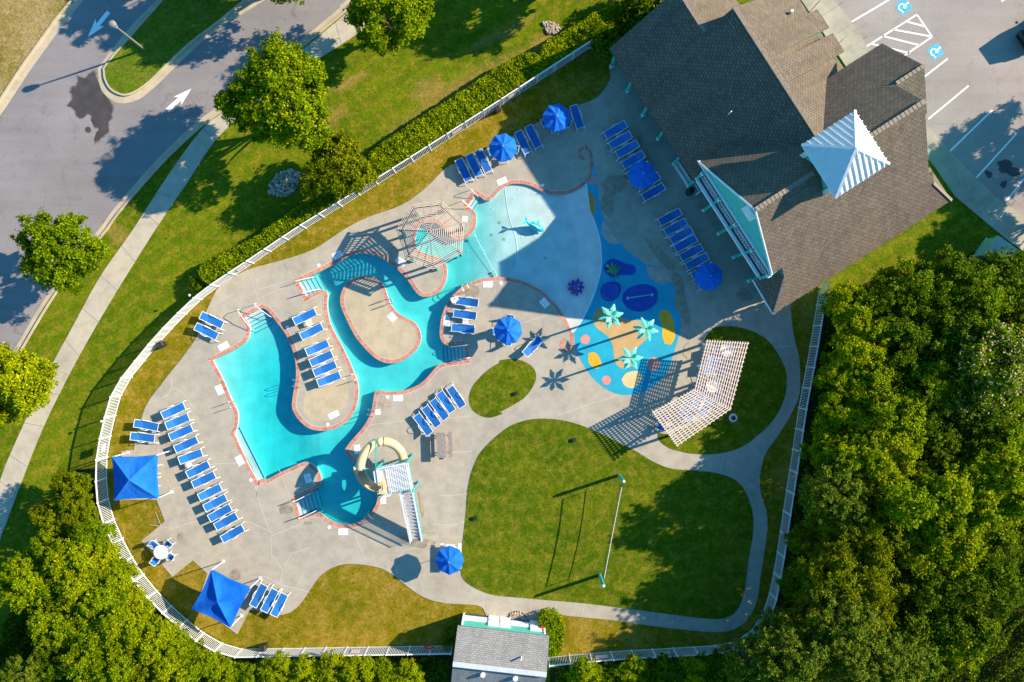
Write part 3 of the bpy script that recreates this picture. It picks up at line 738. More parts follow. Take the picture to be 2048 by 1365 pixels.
biglawn = cat(q('D2', (1460,848),(1380,825),(1310,790),(1265,750),(1250,700),(1253,620),(1265,500),(1280,370),(1290,230),(1310,130),(1340,50)), q('f', (961,905),(979,885),(1003,864),(1027,849),(1061,839),(1101,838),(1135,843),(1168,853),(1202,868),(1236,885),(1276,905)),
  q('D3', (900,50),(1010,95),(1150,108),(1270,120),(1380,155),(1440,210),(1480,290),(1500,380),(1500,480),(1480,600),(1465,700),(1450,820),(1420,910),(1380,960),(1320,985),(1250,987),(1100,972),(900,945),(700,920),(500,895),(150,865)))
lawn('play_lawn', biglawn)
dl = q('f', (1408,683),(1415,669),(1428,656),(1448,653),(1472,654),(1499,661),(1520,671),(1537,683),(1554,706),(1569,736),(1573,763),(1569,794),(1557,824),(1537,851),(1513,873),(1490,890),(1460,903),(1420,909),(1380,907),(1345,899),(1325,888),(1315,876),(1316,866),(1335,868),(1358,860),(1384,848),(1409,837),(1430,818),(1441,801),(1449,774),(1453,748),(1453,725),(1443,704),(1425,692))
lawn('pergola_lawn', dl)
plt = q('R8', (1100,120),(1180,98),(1260,98),(1340,160),(1385,240),(1385,330),(1370,358),(1080,332),(1070,200))
lawn('planting_bed', plt, 'soil')
# ---------------- splash pad
pad = cat(q('P7', (1397,205),(1425,330),(1440,480),(1455,620),(1480,720),(1530,830),(1600,930),(1700,1050)), q('P8', (660,60),(740,120),(850,200),(960,240),(1040,300),(1090,370),(1130,460),(1155,580),(1160,700),(1145,800),(1100,960),(1060,1080),(1000,1180),(920,1250),(820,1305),(700,1325),(600,1310),(500,1260),(400,1170),(330,1070),(280,970),(250,870),(236,802)))
padp = [W2(p) for p in smooth(pad, closed=False, n=3, corner=60)] + [tuple(p) for p in ZERO[1:]] + [W2(p) for p in q('P7',(1375,345),(1392,280))]
sheet('splash_pad', padp, DECKZ+.006, M['pad'])
def spot(c, pts, mat, k=0):
    sheet('splash_pad_inlay', [W2(p) for p in smooth(q(c, *pts), n=4, corner=60)], DECKZ+.011+.001*k, M[mat])
def circ(c, x, y, r): return [(x+r*math.cos(t*math.pi/6), y+r*math.sin(t*math.pi/6)) for t in range(12)]
spot('P8', ((520,575),(440,600),(410,660),(430,740),(490,790),(540,830),(575,900),(588,990),(600,1050),(640,1090),(690,1096),(745,1070),(755,1000),(780,930),(840,870),(880,820),(870,740),(830,692),(780,688),(700,682),(640,655),(590,605)), 'pad_tan')
spot('P8', ((985,610),(1045,600),(1080,650),(1105,740),(1105,840),(1070,895),(1020,885),(1000,820),(1000,740),(970,660)), 'pad_yellow')
spot('P8', ((370,970),(420,960),(460,1000),(483,1060),(450,1100),(410,1090),(370,1040)), 'pad_yellow')
spot('P8', ((652,1190),(690,1140),(750,1120),(800,1125),(825,1170),(790,1240),(740,1265),(680,1245)), 'pad_peach')
for x, y, r in ((343,850,40),(523,1198,39),(925,1060,58)): spot('P8', circ('P8', x, y, r), 'pad_pink')
spot('P7', circ('P7', 1388, 400, 42), 'pad_pink')
spot('P8', ((500,230),(530,180),(580,162),(640,180),(690,205),(750,215),(775,255),(760,295),(710,305),(650,300),(600,322),(550,310),(510,270)), 'pad_navy')
spot('P8', ((470,440),(500,380),(570,357),(630,370),(648,420),(620,490),(560,525),(500,510)), 'pad_navy')
spot('P8', ((655,500),(690,430),(780,385),(880,382),(950,420),(962,500),(930,560),(860,605),(770,612),(690,570)), 'pad_navy')
spot('P8', ((857,224),(930,238),(1000,262),(1050,310),(1083,360),(1000,375),(930,355),(880,300)), 'pad_stone')
spot('P7', ((1497,785),(1530,835),(1600,935),(1652,1012),(1600,1020),(1530,990),(1487,920),(1480,840)), 'pad_stone')
spot('P7', ((1344,495),(1380,530),(1415,600),(1415,670),(1392,745),(1368,690),(1354,600)), 'pad_orange')

# ---------------- road, kerbs, sidewalk
roadL = q('C1', (500,-300),(480,-40),(500,0),(390,130),(170,420),(0,700)) ; 
road = q('f', (330,-260),(168,0),(131,44),(57,142),(0,236),(-160,480),(-160,1000),(-20,800),(44,690),(81,622),(107,580),(146,527),(208,452),(229,422),(318,320),(397,246),(448,209),(530,143),(607,80),(684,16),(705,-5),(1000,-240))
sheet('road', [W2(p) for p in road], .008, M['road'])
med = cat(q('C1', (970,0),(830,160),(640,380),(622,430),(630,480),(660,530),(710,560),(760,565),(820,540),(900,480),(1000,380),(1130,260),(1300,130),(1460,0)), q('f', (560,-45),(900,-260),(560,-240),(430,-120)))
medo = cat(q('C1', (930,0),(790,140),(600,380),(583,430),(590,500),(620,560),(680,605),(740,615),(800,600),(850,575),(950,490),(1060,380),(1200,250),(1350,140),(1543,20)), q('f', (580,-30),(930,-250),(900,-290),(540,-250),(400,-110)))
sheet('gutter', [W2(p) for p in smooth(medo, n=3, corner=40)], .014, M['curb'])
ms = smooth(med, n=3, corner=40)
sheet('median', [W2(p) for p in ms], .13, M['grass_med'])
mw = dedupe([W2(p) for p in ms])
def kerb(path, closed, w=.15, z=.135):
    mb = MB(); o1 = offset(path, w/2, closed); o2 = offset(path, -w/2, closed); n = len(path)
    for i in (range(n) if closed else range(n-1)):
        j = (i+1) % n
        mb.hexa([(*o2[i], 0), (*o2[j], 0), (*o1[j], 0), (*o1[i], 0), (*o2[i], z), (*o2[j], z), (*o1[j], z), (*o1[i], z)])
    o = obj('kerb', mb, M['curb']); o['kind'] = 'structure'
kerb(mw, True)
def gutter(px, w, name='gutter'):
    p = [W2(a) for a in px]; a = offset(p, w/2, False); b = offset(p, -w/2, False)
    sheet(name, a + b[::-1], .013, M['curb'])
lk = q('f', (330,-262),(158,0),(118,48),(52,140),(0,220),(-160,460)); gutter(lk, .62); kerb([W2((x-8, y-5)) for x, y in lk], False)
rk = smooth(q('f', (-150,1010),(-20,795),(40,693),(78,628),(107,583),(148,529),(210,454),(231,424),(320,322),(399,248),(450,211),(533,145),(610,82),(687,18),(712,-8),(1000,-230)), closed=False, n=2)
gutter(rk, .5); kerb([W2((x+5.5, y+4)) for x, y in rk], False, .14)
swl = q('f', (-60,1130),(0,962),(20,910),(64,814),(101,736),(148,649),(202,551),(266,460),(337,350),(405,258),(458,217),(540,150),(617,90),(693,27),(720,0),(1000,-215))
swr = q('f', (1040,-180),(790,0),(760,30),(709,72),(626,126),(560,175),(479,236),(441,270),(415,303),(371,371),(317,450),(270,524),(216,612),(158,713),(101,824),(66,905),(34,989),(13,1046),(0,1080),(-30,1180))
sl = smooth(swl, closed=False, n=3); sr = smooth(swr, closed=False, n=3)
sw = sheet('sidewalk', [W2(p) for p in sl + sr], .03, M['walk'], edge=.03)
mb = MB()
L1 = [Vector(p) for p in sl]; R1 = [Vector(p) for p in sr][::-1]
acc = 0; last = None
for i in range(1, len(L1)):
    acc += (L1[i]-L1[i-1]).length
    if acc > 44:
        acc = 0; p = L1[i]; rr = min(R1, key=lambda v: (v-p).length)
        a = W(*p); b = W(*rr); mb.beam((a.x, a.y, .034), (b.x, b.y, .034), .035, .008)
obj('expansion_joint', mb, M['joint'], sw)
sheet('verge', [W2(p) for p in q('f', (-120,-60),(150,-60),(150,0),(90,64),(44,134),(-6,210),(-160,440))], .02, M['grass_dry'])
# right-hand car park and its sidewalk
lot = q('f', (1500,-260),(1665,0),(1702,44),(1736,98),(1800,190),(1857,256),(1898,303),(1952,357),(1989,394),(2048,435),(2500,700),(2700,300),(2300,-300))
sheet('car_park', [W2(p) for p in lot], .008, M['lot'])
w2 = q('f', (1440,-260),(1601,0),(1692,135),(1800,262),(1866,330),(1909,393),(1985,457),(2020,485),(2048,505),(2480,780),(2500,700),(2048,435),(1989,394),(1952,357),(1898,303),(1857,256),(1800,190),(1736,98),(1702,44),(1665,0),(1500,-260))
sw2 = sheet('sidewalk', [W2(p) for p in w2], .10, M['walk2'], edge=.10)
mb = MB()
for a, b in (((1610,14),(1674,-30)),((1632,40),(1690,4)),((1656,80),(1716,40)),((1676,112),(1738,72)),((1876,330),(1900,305)),((1888,352),(1924,330)),((1928,396),(1972,352)),((1950,418),(2000,368)),((1985,455),(2035,400))):
    a = W(*a); b = W(*b); mb.beam((a.x, a.y, .103), (b.x, b.y, .103), .03, .008)
obj('expansion_joint', mb, M['joint'], sw2)
# ---------------- painted markings
mb = MB()
def line(a, b, w=.11): a = W(*a); b = W(*b); mb.beam((a.x, a.y, .013), (b.x, b.y, .013), w, .006)
for l in (((600,133),(825,0)), ((1028,462),(1172,350)), ((1058,708),(1297,510)), ((1185,900),(1437,655)), ((1342,1057),(1580,795)), ((1515,1200),(1700,970)), ((1490,10),(1560,-30)),
          ((690,278),(990,88)), ((990,88),(1080,220)), ((1080,220),(800,410)), ((930,130),(1030,157)), ((850,177),(1068,217)), ((785,215),(1005,270)), ((720,262),(950,318))):
    line(*q('C4', *l), w=.13)
mk = obj('parking_marking', mb, M['paint']); mk['kind'] = 'structure'
def arrow(tail, tip, w):
    a = Vector(W2(tail)); b = Vector(W2(tip)); d = (b-a); L = d.length; d.normalize(); n = Vector((-d.y, d.x))
    P = [a+n*w*.35, a+d*L*.52+n*w*.35, a+d*L*.42+n*w*.95, b, a+d*L*.42-n*w*.95, a+d*L*.52-n*w*.35, a-n*w*.35]
    sheet('road_arrow', [tuple(p) for p in P], .013, M['paint'])
arrow(q('C1', (645,72))[0], q('C1', (522,222))[0], .48)
arrow(q('C1', (993,655))[0], q('C1', (1135,528))[0], .48)
def disabled(cx, cy, ang):
    c = W(cx, cy); T = Matrix.Translation(c) @ Matrix.Rotation(ang, 4, 'Z')
    s = .52; sq = [T @ Vector(p) for p in ((-s,-s,0),(s,-s,0),(s,s,0),(-s,s,0))]
    o = sheet('bay_marking', [(p.x, p.y) for p in sq], .013, M['cyan_paint'])
    mb = MB()
    def seg(a, b, w=.1): mb.beam(T @ Vector((*a, .018)), T @ Vector((*b, .018)), w, .006)
    ring = [(-.02+.27*math.cos(t), -.12+.27*math.sin(t)) for t in np.linspace(R(115), R(385), 16)]
    for a, b in zip(ring, ring[1:]): seg(a, b, .09)
    seg((-.06,.34), (-.02,.02), .11); seg((-.02,.02), (.2,.0), .1); seg((.2,0), (.33,-.3), .1); seg((.33,-.3),(.42,-.26), .09); seg((-.04,.18),(.16,.16), .09)
    mb.lathe([(.10, .015), (.09, .021)], 12, (0,0,0), M=T @ Matrix.Translation((-.08,.45,0)))
    obj('wheelchair_symbol', mb, M['paint'], o)
disabled(*q('C4', (910,42))[0], R(-58)); disabled(*q('C4', (1100,308))[0], R(-58))
p1 = q('C1', (560,430),(575,470),(600,540),(640,590),(665,630),(660,700),(640,735),(640,780),(600,820),(560,850),(560,810),(590,770),(545,730),(540,690),(520,680),(490,705),(460,690),(440,650),(400,630),(430,590),(420,540),(460,500),(460,455),(500,465),(530,440))
rj = random.Random(3); pp = [(x+rj.uniform(-1.4,1.4), y+rj.uniform(-1.4,1.4)) for x, y in smooth(p1, n=4, corner=70)]
cxp = sum(p[0] for p in pp)/len(pp); cyp = sum(p[1] for p in pp)/len(pp)
sheet('road_patch', [W2(p) for p in pp], .0125, M['oil'])
sheet('road_patch_edge', [W2((cxp+(x-cxp)*1.07+rj.uniform(-1.6,1.6), cyp+(y-cyp)*1.05+rj.uniform(-1.6,1.6))) for x, y in pp], .0105, M['oil_edge'])
sheet('road_patch', [W2(p) for p in blob(*q('C1', (523,772))[0], 6.3, 6.0, 2, 0, 20, .1)], .012, M['oil'])
sheet('car_park_stain', [W2(p) for p in blob(*q('C4', (1530,1000))[0], 22, 14, 31, .2, 26, .45)], .012, M['oil'])
sheet('car_park_stain', [W2(p) for p in blob(*q('C4', (1415,1035))[0], 6, 9, 32, -.4, 22, .3)], .012, M['oil'])
sheet('car_park_stain', [W2(p) for p in blob(*q('C4', (1505,1095))[0], 7, 7, 33, 0, 22, .3)], .012, M['oil'])
# woodland floors
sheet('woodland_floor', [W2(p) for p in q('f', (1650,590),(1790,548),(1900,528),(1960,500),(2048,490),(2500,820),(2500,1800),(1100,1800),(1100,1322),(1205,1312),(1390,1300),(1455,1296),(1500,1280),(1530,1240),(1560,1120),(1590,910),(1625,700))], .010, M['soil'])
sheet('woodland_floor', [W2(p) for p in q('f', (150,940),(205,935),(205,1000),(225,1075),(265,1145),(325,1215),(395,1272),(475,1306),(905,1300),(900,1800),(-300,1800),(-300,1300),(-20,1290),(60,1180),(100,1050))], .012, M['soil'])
# ------------------------------------------------------------------ main building (own frame: a across the hall, b along it, in photo pixels)
def B(a, b, h=0.0):
    return Vector(((.8415*a + .5402*b)*S, (.5402*a - .8415*b)*S, h))
EA = .0312; hS = lambda a: 3.54 + (a-453)*EA; hN = lambda a: 9.06 - (a-629.9)*EA
hW = lambda b: 10.2 - (35.6-b)*.0362; hE = lambda b: 10.2 - (b-35.6)*.0368
hall = thing('club_house', 'large poolside building with brown shingle roofs, mint gable and a white metal cupola', 'building', B(600, 0), 0)
mb = MB()
T = .16
def rf(pts, f=None): mb.slab([B(p[0], p[1], f(*p[:2]) if f else p[2]) for p in pts], T)
rf([(453,-366),(453,-66),(500,-66),(629.9,12),(629.9,-276),(580.7,-276),(580.7,-366)], lambda a, b: hS(a))
rf([(629.9,-276),(805,-276),(805,-60),(629.9,12)], lambda a, b: hN(a))
rf([(580.7,-366),(704,-366),(704,-276),(580.7,-276)], lambda a, b: 7.52-(a-580.7)*EA)
rf([(464,35.6),(464,-92.6),(862,-92.6),(862,-16),(801,-16),(801,35.6)], lambda a, b: hW(b))
rf([(464,35.6),(801,35.6),(801,153),(810,153),(810,175),(847,226),(446,226),(484,175),(484,153),(464,153)], lambda a, b: hE(b))
rf([(448,150,3.3),(446,226,3.2),(484,175,5.07),(484,150,5.07)]); rf([(845,150,3.3),(847,226,3.2),(810,175,5.07),(810,150,5.07)])
rf([(780,-16,8.33),(862,-16,8.33),(862,60,5.56),(780,60,5.56)])
main_roof = obj('roof', mb, M['roof'], hall)
mb = MB()
for b0, b1 in ((-213,-172), (-160,-119)):
    mb.slab([B(641,b0,8.72), B(812,b0,4.45), B(812,b1,4.45), B(641,b1,8.72)], .12)
dm = obj('dormer_roof', mb, M['roof'], hall)
mb = MB()
for b0, b1 in ((-211,-174), (-158,-121)):
    for bb in (b0, b1-4):
        mb.hexa([B(650,bb,8.3), B(806,bb,3.2), B(806,bb+4,3.2), B(650,bb+4,8.3), B(650,bb,8.45), B(806,bb,4.5), B(806,bb+4,4.5), B(650,bb+4,8.45)])
    mb.hexa([B(800,b0,3.2), B(806,b0,3.2), B(806,b1,3.2), B(800,b1,3.2), B(800,b0,4.5), B(806,b0,4.5), B(806,b1,4.5), B(800,b1,4.5)])
obj('dormer_cheek', mb, M['mint'], hall)
mb = MB()   # ridge caps
def cap(p, r, w=.3):
    n = max(1, int((r-p).length/.3))
    for i in range(n):
        a = p.lerp(r, i/n); c = p.lerp(r, (i+1.12)/n); mb.beam(a+Vector((0,0,.05)), c+Vector((0,0,.02)), w, .05)
for p_, r_, w_ in ((B(464,35.6,10.2),B(578,35.6,10.2),.34),(B(683,35.6,10.2),B(801,35.6,10.2),.34),(B(629.9,-276,9.06),B(629.9,-2,9.06),.26),(B(580.7,-366,7.52),B(580.7,-276,7.52),.26),(B(446,226,3.2),B(484,175,5.07),.22),(B(847,226,3.2),B(810,175,5.07),.22),(B(804,-16,8.33),B(862,-16,8.33),.26)):
    mb = MB(); cap(p_, r_, w_); obj('ridge_cap', mb, M['cap'], hall)

# walls
mb = MB()
def bbox(m, a0, b0, h0, a1, b1, h1): m.hexa([B(a0,b0,h0),B(a1,b0,h0),B(a1,b1,h0),B(a0,b1,h0),B(a0,b0,h1),B(a1,b0,h1),B(a1,b1,h1),B(a0,b1,h1)])
bbox(mb, 500,-350,0, 690,-276.3,3.3); bbox(mb, 500,-276,0, 760,-70,4.7); bbox(mb, 520,-69.6,0, 795,218,3.2); bbox(mb, 520,-69.6,3.2, 795,148,5.5)
for a, h1, b0, b1, hb in ((467, 10.0, -88, 152, 5.6), (796, 10.0, -88, 152, 5.6)):
    c = [B(a,b0,hb), B(a,b1,hb), B(a,35.6,h1)]; d = [B(a+4,b0,hb), B(a+4,b1,hb), B(a+4,35.6,h1)]
    mb.face(c); mb.face(d[::-1]); mb.face([c[0], d[0], d[1], c[1]])
c = [B(583,-275,7.3), B(512,-275,5.2), B(630,-275,8.85), B(748,-275,5.2)]; mb.face([c[1], c[3], c[2]])
bbox(mb, 512,-276.0,3.3, 748,-275.2,5.2)
obj('wall', mb, M['mint'], hall)
# porch posts with white base bands, balcony, railings
for i, b in enumerate((-351.5,-293,-236.6,-180.5,-122.7,-69.4,-12.7,42,97.5,153,211)):
    mb = MB(); h = 3.35 if (b < -100 or b > 160) else 5.55; a = 460 if b < 200 else 466
    bbox(mb, a-2.6,b-2.6,0.04, a+2.6,b+2.6,h); p = obj('porch_post', mb, M['teal_post'], hall)
    mb = MB(); bbox(mb, a-3.6,b-3.6,.62, a+3.6,b+3.6,.84); obj('post_band', mb, M['white'], p)
    mb = MB(); bbox(mb, a-3.6,b-3.6,h-.25, a+3.6,b+3.6,h-.02); obj('post_capital', mb, M['white'], p)
    if -80 < b < 160:
        mb = MB(); mb.hexa([B(461,b-2,5.2),B(472,b-2,5.2),B(472,b+2,5.2),B(461,b+2,5.2),B(461,b-2,5.55),B(500,b-2,5.55),B(500,b+2,5.55),B(461,b+2,5.55)])
        obj('porch_bracket', mb, M['teal_post'], hall)
mb = MB(); bbox(mb, 462,-72,3.42, 520,155,3.6); obj('balcony_floor', mb, M['grey_floor'], hall)
mb = MB(); bbox(mb, 455.5,-72,3.40, 460.3,156,3.74); obj('balcony_beam', mb, M['white'], hall)
mb = MB(); bbox(mb, 462,-92,5.5, 466.4,154,5.66)
obj('balcony_beam', mb, M['white'], hall)
def railing(b0, b1, a, z0, z1):
    mb = MB(); mb.beam(B(a,b0,z1), B(a,b1,z1), .09, .06); mb.beam(B(a,b0,z0+.1), B(a,b1,z0+.1), .06, .05)
    n = int(abs(b1-b0)*S/.135)
    for i in range(n+1):
        p = B(a, b0+(b1-b0)*i/n, 0); mb.beam((p.x,p.y,z0+.1), (p.x,p.y,z1), .045, .045)
    obj('railing', mb, M['white'], hall)
for b0, b1 in ((-67,-16),(-10,39),(45,94),(100,150)): railing(b0, b1, 465.5, 3.6, 4.65)
railing(-120, -72, 466, .04, 1.1); railing(-66, -50, 469, .04, 1.1)
mb = MB(); bbox(mb, 461,-120,.04, 464,-72,.35); bbox(mb, 466,-49,.04,474,-46,1.2); obj('porch_kerb', mb, M['white'], hall)
# fascia boards
def fas(p, r, w=.06, h=.22):
    mb = MB(); mb.beam(p, r, w, h); obj('fascia', mb, M['white'], hall)
fas(B(463.2,-92.6,hW(-92.6)-.09), B(463.2,35.6,10.11)); fas(B(463.2,35.6,10.11), B(463.2,153,hE(153)-.09)); fas(B(447,150,3.2), B(445.2,226,3.1))
mb = MB(); bbox(mb, 465.2,22,7.6, 466.9,49,9.1); g = obj('gable_vent', mb, M['white'], hall)
mb = MB()
for k in range(9): bbox(mb, 464.7,24,7.7+k*.15, 465.3,47,7.76+k*.15)
obj('louvre', mb, M['vinyl'], g)
for b in (-320,-265,-208,-150,-96): # windows and doors in the shade of the porch
    mb = MB(); bbox(mb, 498.6,b-12,1.0, 499.9,b+12,2.3); w_ = obj('window', mb, M['white'], hall)
    mb = MB(); bbox(mb, 497.9,b-10.5,1.08, 498.7,b+10.5,2.22); obj('pane', mb, M['glass'], w_)
for b, z in ((-40,.05),(15,.05),(70,.05),(125,.05),(-40,3.65),(15,3.65),(70,3.65),(125,3.65)):
    mb = MB(); bbox(mb, 518.6,b-14,z, 519.8,b+14,z+1.75 if z > 1 else z+2.1); w_ = obj('door', mb, M['white'], hall)
    mb = MB(); bbox(mb, 517.9,b-12,z+.35, 518.7,b+12,z+1.65 if z > 1 else z+1.95); obj('pane', mb, M['glass'], w_)
mb = MB()
for x, y, h in ((1337.6,88,5.5),(1377.5,159,5.2),(1461,225,7.2)):
    p = W(x, y, h); mb.lathe([(.05,-.5),(.05,.25)], 8, (p.x, p.y, h))
p = W(1582,25,5.4); mb.lathe([(.12,-.5),(.12,.1)], 8, (p.x, p.y, 5.6))
obj('vent_pipe', mb, M['white'], hall)
# small wall lights on the gable
mb = MB()
for b in (-60,-33,-6,21,48,75,102,129): 
    p = B(464,b,5.75); mb.lathe([(.05,-.06),(.05,.06)], 8, tuple(p))
obj('wall_light', mb, M['white'], hall)
# cupola
cu = MB(); bbox(cu, 591,0,7.9, 671,77,10.75)
cup = obj('cupola', cu, M['mint'], hall)
mb = MB()
for a0, b0 in ((589,-2),(589,71),(664,-2),(664,71)): bbox(mb, a0,b0,8.0, a0+8.5,b0+8.5,10.8)
bbox(mb, 589,-2,10.55,672.5,79,10.82)
obj('cupola_trim', mb, M['white'], cup)
A0 = Vector(B(631,38,12.62)); cs = [B(578.5,-14.3,11.0), B(683.3,-14.3,11.0), B(683.3,90.2,11.0), B(578.5,90.2,11.0)]
mb = MB()
for i in range(4):
    p, r = cs[i], cs[(i+1) % 4]; mb.face([p, r, A0]); mb.face([p-Vector((0,0,.12)), p, r, r-Vector((0,0,.12))][::-1])
mb.face([c-Vector((0,0,.12)) for c in cs])
cr = obj('cupola_roof', mb, M['seam'], cup)
mb = MB()
for i in range(4):
    p, r = cs[i], cs[(i+1) % 4]; mid = (p+r)/2; mb.beam(p+Vector((0,0,.03)), A0+Vector((0,0,.03)), .17, .14)
    up = (A0-mid)
    for k in range(1, 10):
        t = k/10; f = 1-abs(2*t-1); s0 = p.lerp(r, t); mb.beam(s0+Vector((0,0,.05)), s0+up*f*.97+Vector((0,0,.05)), .05, .13)
obj('roof_seam', mb, M['seam'], cup)

# ------------------------------------------------------------------ small pump building at the bottom
TL, TR, RL, RR = W(915.5,1251.5,2.75), W(1098.4,1272.2,2.75), W(905.4,1328,4.25), W(1092,1348.5,4.25)
ex = (TR-TL).normalized(); ey = Vector((ex.y, -ex.x, 0)); wid = (TR-TL).length; run = ((RL-TL)-(RL-TL).dot(ex)*ex); run.z = 0; run = run.length
sh = thing('pump_house', 'small building with grey shingle roof and mint walls at the bottom of the fence', 'building', (TL.x, TL.y, 0), 0)
def Q(u, v, h): return TL*1 + ex*u - Vector((0,0,TL.z)) + ey*v + Vector((0,0,h))
sb = MB(); sb.slab([Q(0,0,2.75),Q(wid,0,2.75),Q(wid,run,4.25),Q(0,run,4.25)], .12); sb.slab([Q(0,2*run,2.75),Q(wid,2*run,2.75),Q(wid,run,4.25),Q(0,run,4.25)], .12)
obj('roof', sb, M['roof_grey'], sh)
sb = MB(); sb.beam(Q(0,run,4.30), Q(wid,run,4.30), .36, .10); obj('ridge_cap', sb, M['cap_grey'], sh)
sb = MB()
def qbox(m, u0, v0, h0, u1, v1, h1): m.hexa([Q(u0,v0,h0),Q(u0,v1,h0),Q(u1,v1,h0),Q(u1,v0,h0),Q(u0,v0,h1),Q(u0,v1,h1),Q(u1,v1,h1),Q(u1,v0,h1)])
qbox(sb, .25,-.02,0, wid-.25,2*run-.3,2.55)
for u in (.25, wid-.25): sb.face([Q(u,-.02,2.55), Q(u,2*run-.3,2.55), Q(u,run,4.05)])
obj('wall', sb, M['mint'], sh)
NAVY = plain('navy base strip', (.02,.07,.14), .7)  # even dark navy for the strip low on the front wall
for u0, u1 in ((.35,2.25),(4.1,5.55)):
    sb = MB(); qbox(sb, u0,-.06,.45, u1,-.025,1.5); obj('base_band', sb, M['white'], sh)
    sb = MB(); qbox(sb, u0,-.05,0.0, u1,-.024,.44); obj('base_strip', sb, NAVY, sh)
for u in (.25, wid-.4):
    sb = MB(); qbox(sb, u,-.09,0, u+.15,-.022,2.5); obj('corner_board', sb, M['white'], sh)
for u0, u1 in ((2.3,3.15),(3.2,4.05),(5.6,6.5)):
    sb = MB(); qbox(sb, u0,-.12,.03, u1,-.024,2.15); d_ = obj('door', sb, M['white'], sh)
    sb = MB(); qbox(sb, u0+.08,-.15,1.0, u0+.14,-.12,1.2); obj('handle', sb, M['steel'], d_)
sb = MB(); qbox(sb, wid-.62,-.22,1.2, wid-.42,-.10,1.7); obj('fire_extinguisher', sb, M['red'], sh)
sb = MB()
for x, y in ((965,1350),(1030,1357.5)):
    p = W(x, y, 3.9); sb.lathe([(.2,-.35),(.2,.05),(.14,.1)], 12, (p.x, p.y, 3.95))
p = W(1042.5,1320,4.3); sb.lathe([(.06,-.5),(.06,.15)], 8, (p.x, p.y, 4.2))
obj('roof_vent', sb, M['white'], sh)

# ------------------------------------------------------------------ fences
def fence(pts, name, label, seed):
    P = [W(*p) for p in pts]; D = [0]
    for a, b in zip(P, P[1:]): D.append(D[-1] + (b-a).length)
    L = D[-1]; n = max(1, round(L/1.69))
    def at(s):
        for i in range(len(P)-1):
            if s <= D[i+1] + 1e-6: t = (s-D[i])/(D[i+1]-D[i]); return P[i].lerp(P[i+1], t)
        return P[-1]
    root = thing(name, label, 'fence', tuple(P[0]), 0)
    posts = [at(L*i/n) for i in range(n+1)]
    for p in posts:
        mb = MB(); mb.box((p.x-.042,p.y-.042,0), (p.x+.042,p.y+.042,1.86)); mb.lathe([(.06,0),(.06,.03),(.0,.07)], 4, (p.x,p.y,1.86)); obj('fence_post', mb, M['vinyl'], root)
    for p, r in zip(posts, posts[1:]):
        mb = MB(); d = (r-p).normalized(); a = p + d*.05; b = r - d*.05; z = Vector((0,0,1))
        mb.beam(a+z*.14, b+z*.14, .04, .07); mb.beam(a+z*1.76, b+z*1.76, .075, .08)
        for k in range(1, 13):
            c = p.lerp(r, k/13); mb.beam(c+z*.12, c+z*1.72, .046, .03, up=(d.x,d.y,0))
        obj('fence_panel', mb, M['vinyl'], root)
    return posts
fA = [(1180,97),(1000,214),(928,260),(820,329),(716,394),(608,460),(520,519),(435,575),(398,605),(337,666),(287,726),(249,777),(233,827),(219,888),(215,925),(215,972),(222,1016),(243,1070),(280,1138),(337,1205),(404,1262),(440,1284),(479,1297),(520,1297),(702,1294),(905,1291)]
fBp = [(1097,1314.5),(1202,1304),(1303,1298),(1388,1293),(1452,1288),(1492,1271),(1520,1236),(1537,1191),(1551,1121),(1564,1033),(1577,949),(1583,910),(1598,807),(1616,713),(1630,625),(1640,570)]
postsA = fence(smooth(fA, closed=False, n=2), 'picket_fence', 'long white picket fence curving round the left side of the pool deck', 1)
postsB = fence(smooth(fBp, closed=False, n=2), 'picket_fence', 'white picket fence running along the woods on the right of the play lawn', 2)

# ------------------------------------------------------------------ furniture prototypes (built at the origin, then copied)
def make_lounger():
    r = thing('sun_lounger', 'x', 'sun lounger')
    st = [(-.93,.60),(-.62,.50),(-.30,.40),(.0,.37),(.45,.37),(.88,.37)]
    mb = MB()
    for y in (-.315, .315): mb.tube([(x, y, z) for x, z in st]+[(.96,y,.36)], .022, 6)
    for x, z in ((-.93,.60),(.90,.37)): mb.tube([(x,-.315,z),(x,.315,z)], .02, 6)
    mb.tube([(-.30,-.30,.36),(-.30,.30,.36)], .015, 5)
    obj('frame', mb, M['white'], r)
    mb = MB(); n = len(st)
    for i in range(n-1):
        (x0, z0), (x1, z1) = st[i], st[i+1]
        mb.hexa([(x0,-.295,z0-.01),(x1,-.295,z1-.01),(x1,.295,z1-.01),(x0,.295,z0-.01),(x0,-.295,z0+.006),(x1,-.295,z1+.006),(x1,.295,z1+.006),(x0,.295,z0+.006)])
    obj('sling', mb, M['sling'], r)
    for y in (-.37, .37):
        mb = MB(); mb.tube([(-.42,y*.87,.42),(-.36,y,.50),(-.22,y*1.05,.58),(.02,y*1.05,.58),(.14,y,.50),(.20,y*.87,.38)], .024, 6); obj('armrest', mb, M['white'], r)
    for s in (-1, 1):
        mb = MB(); mb.tube([(.86,s*.315,.37),(1.02,s*.34,.30),(1.10,s*.35,0.02)], .024, 6); obj('leg', mb, M['white'], r)
        mb = MB(); mb.tube([(-.30,s*.315,.39),(-.50,s*.33,.2),(-.58,s*.34,0.02)], .022, 6); obj('leg', mb, M['white'], r)
    return r
lng = make_lounger()
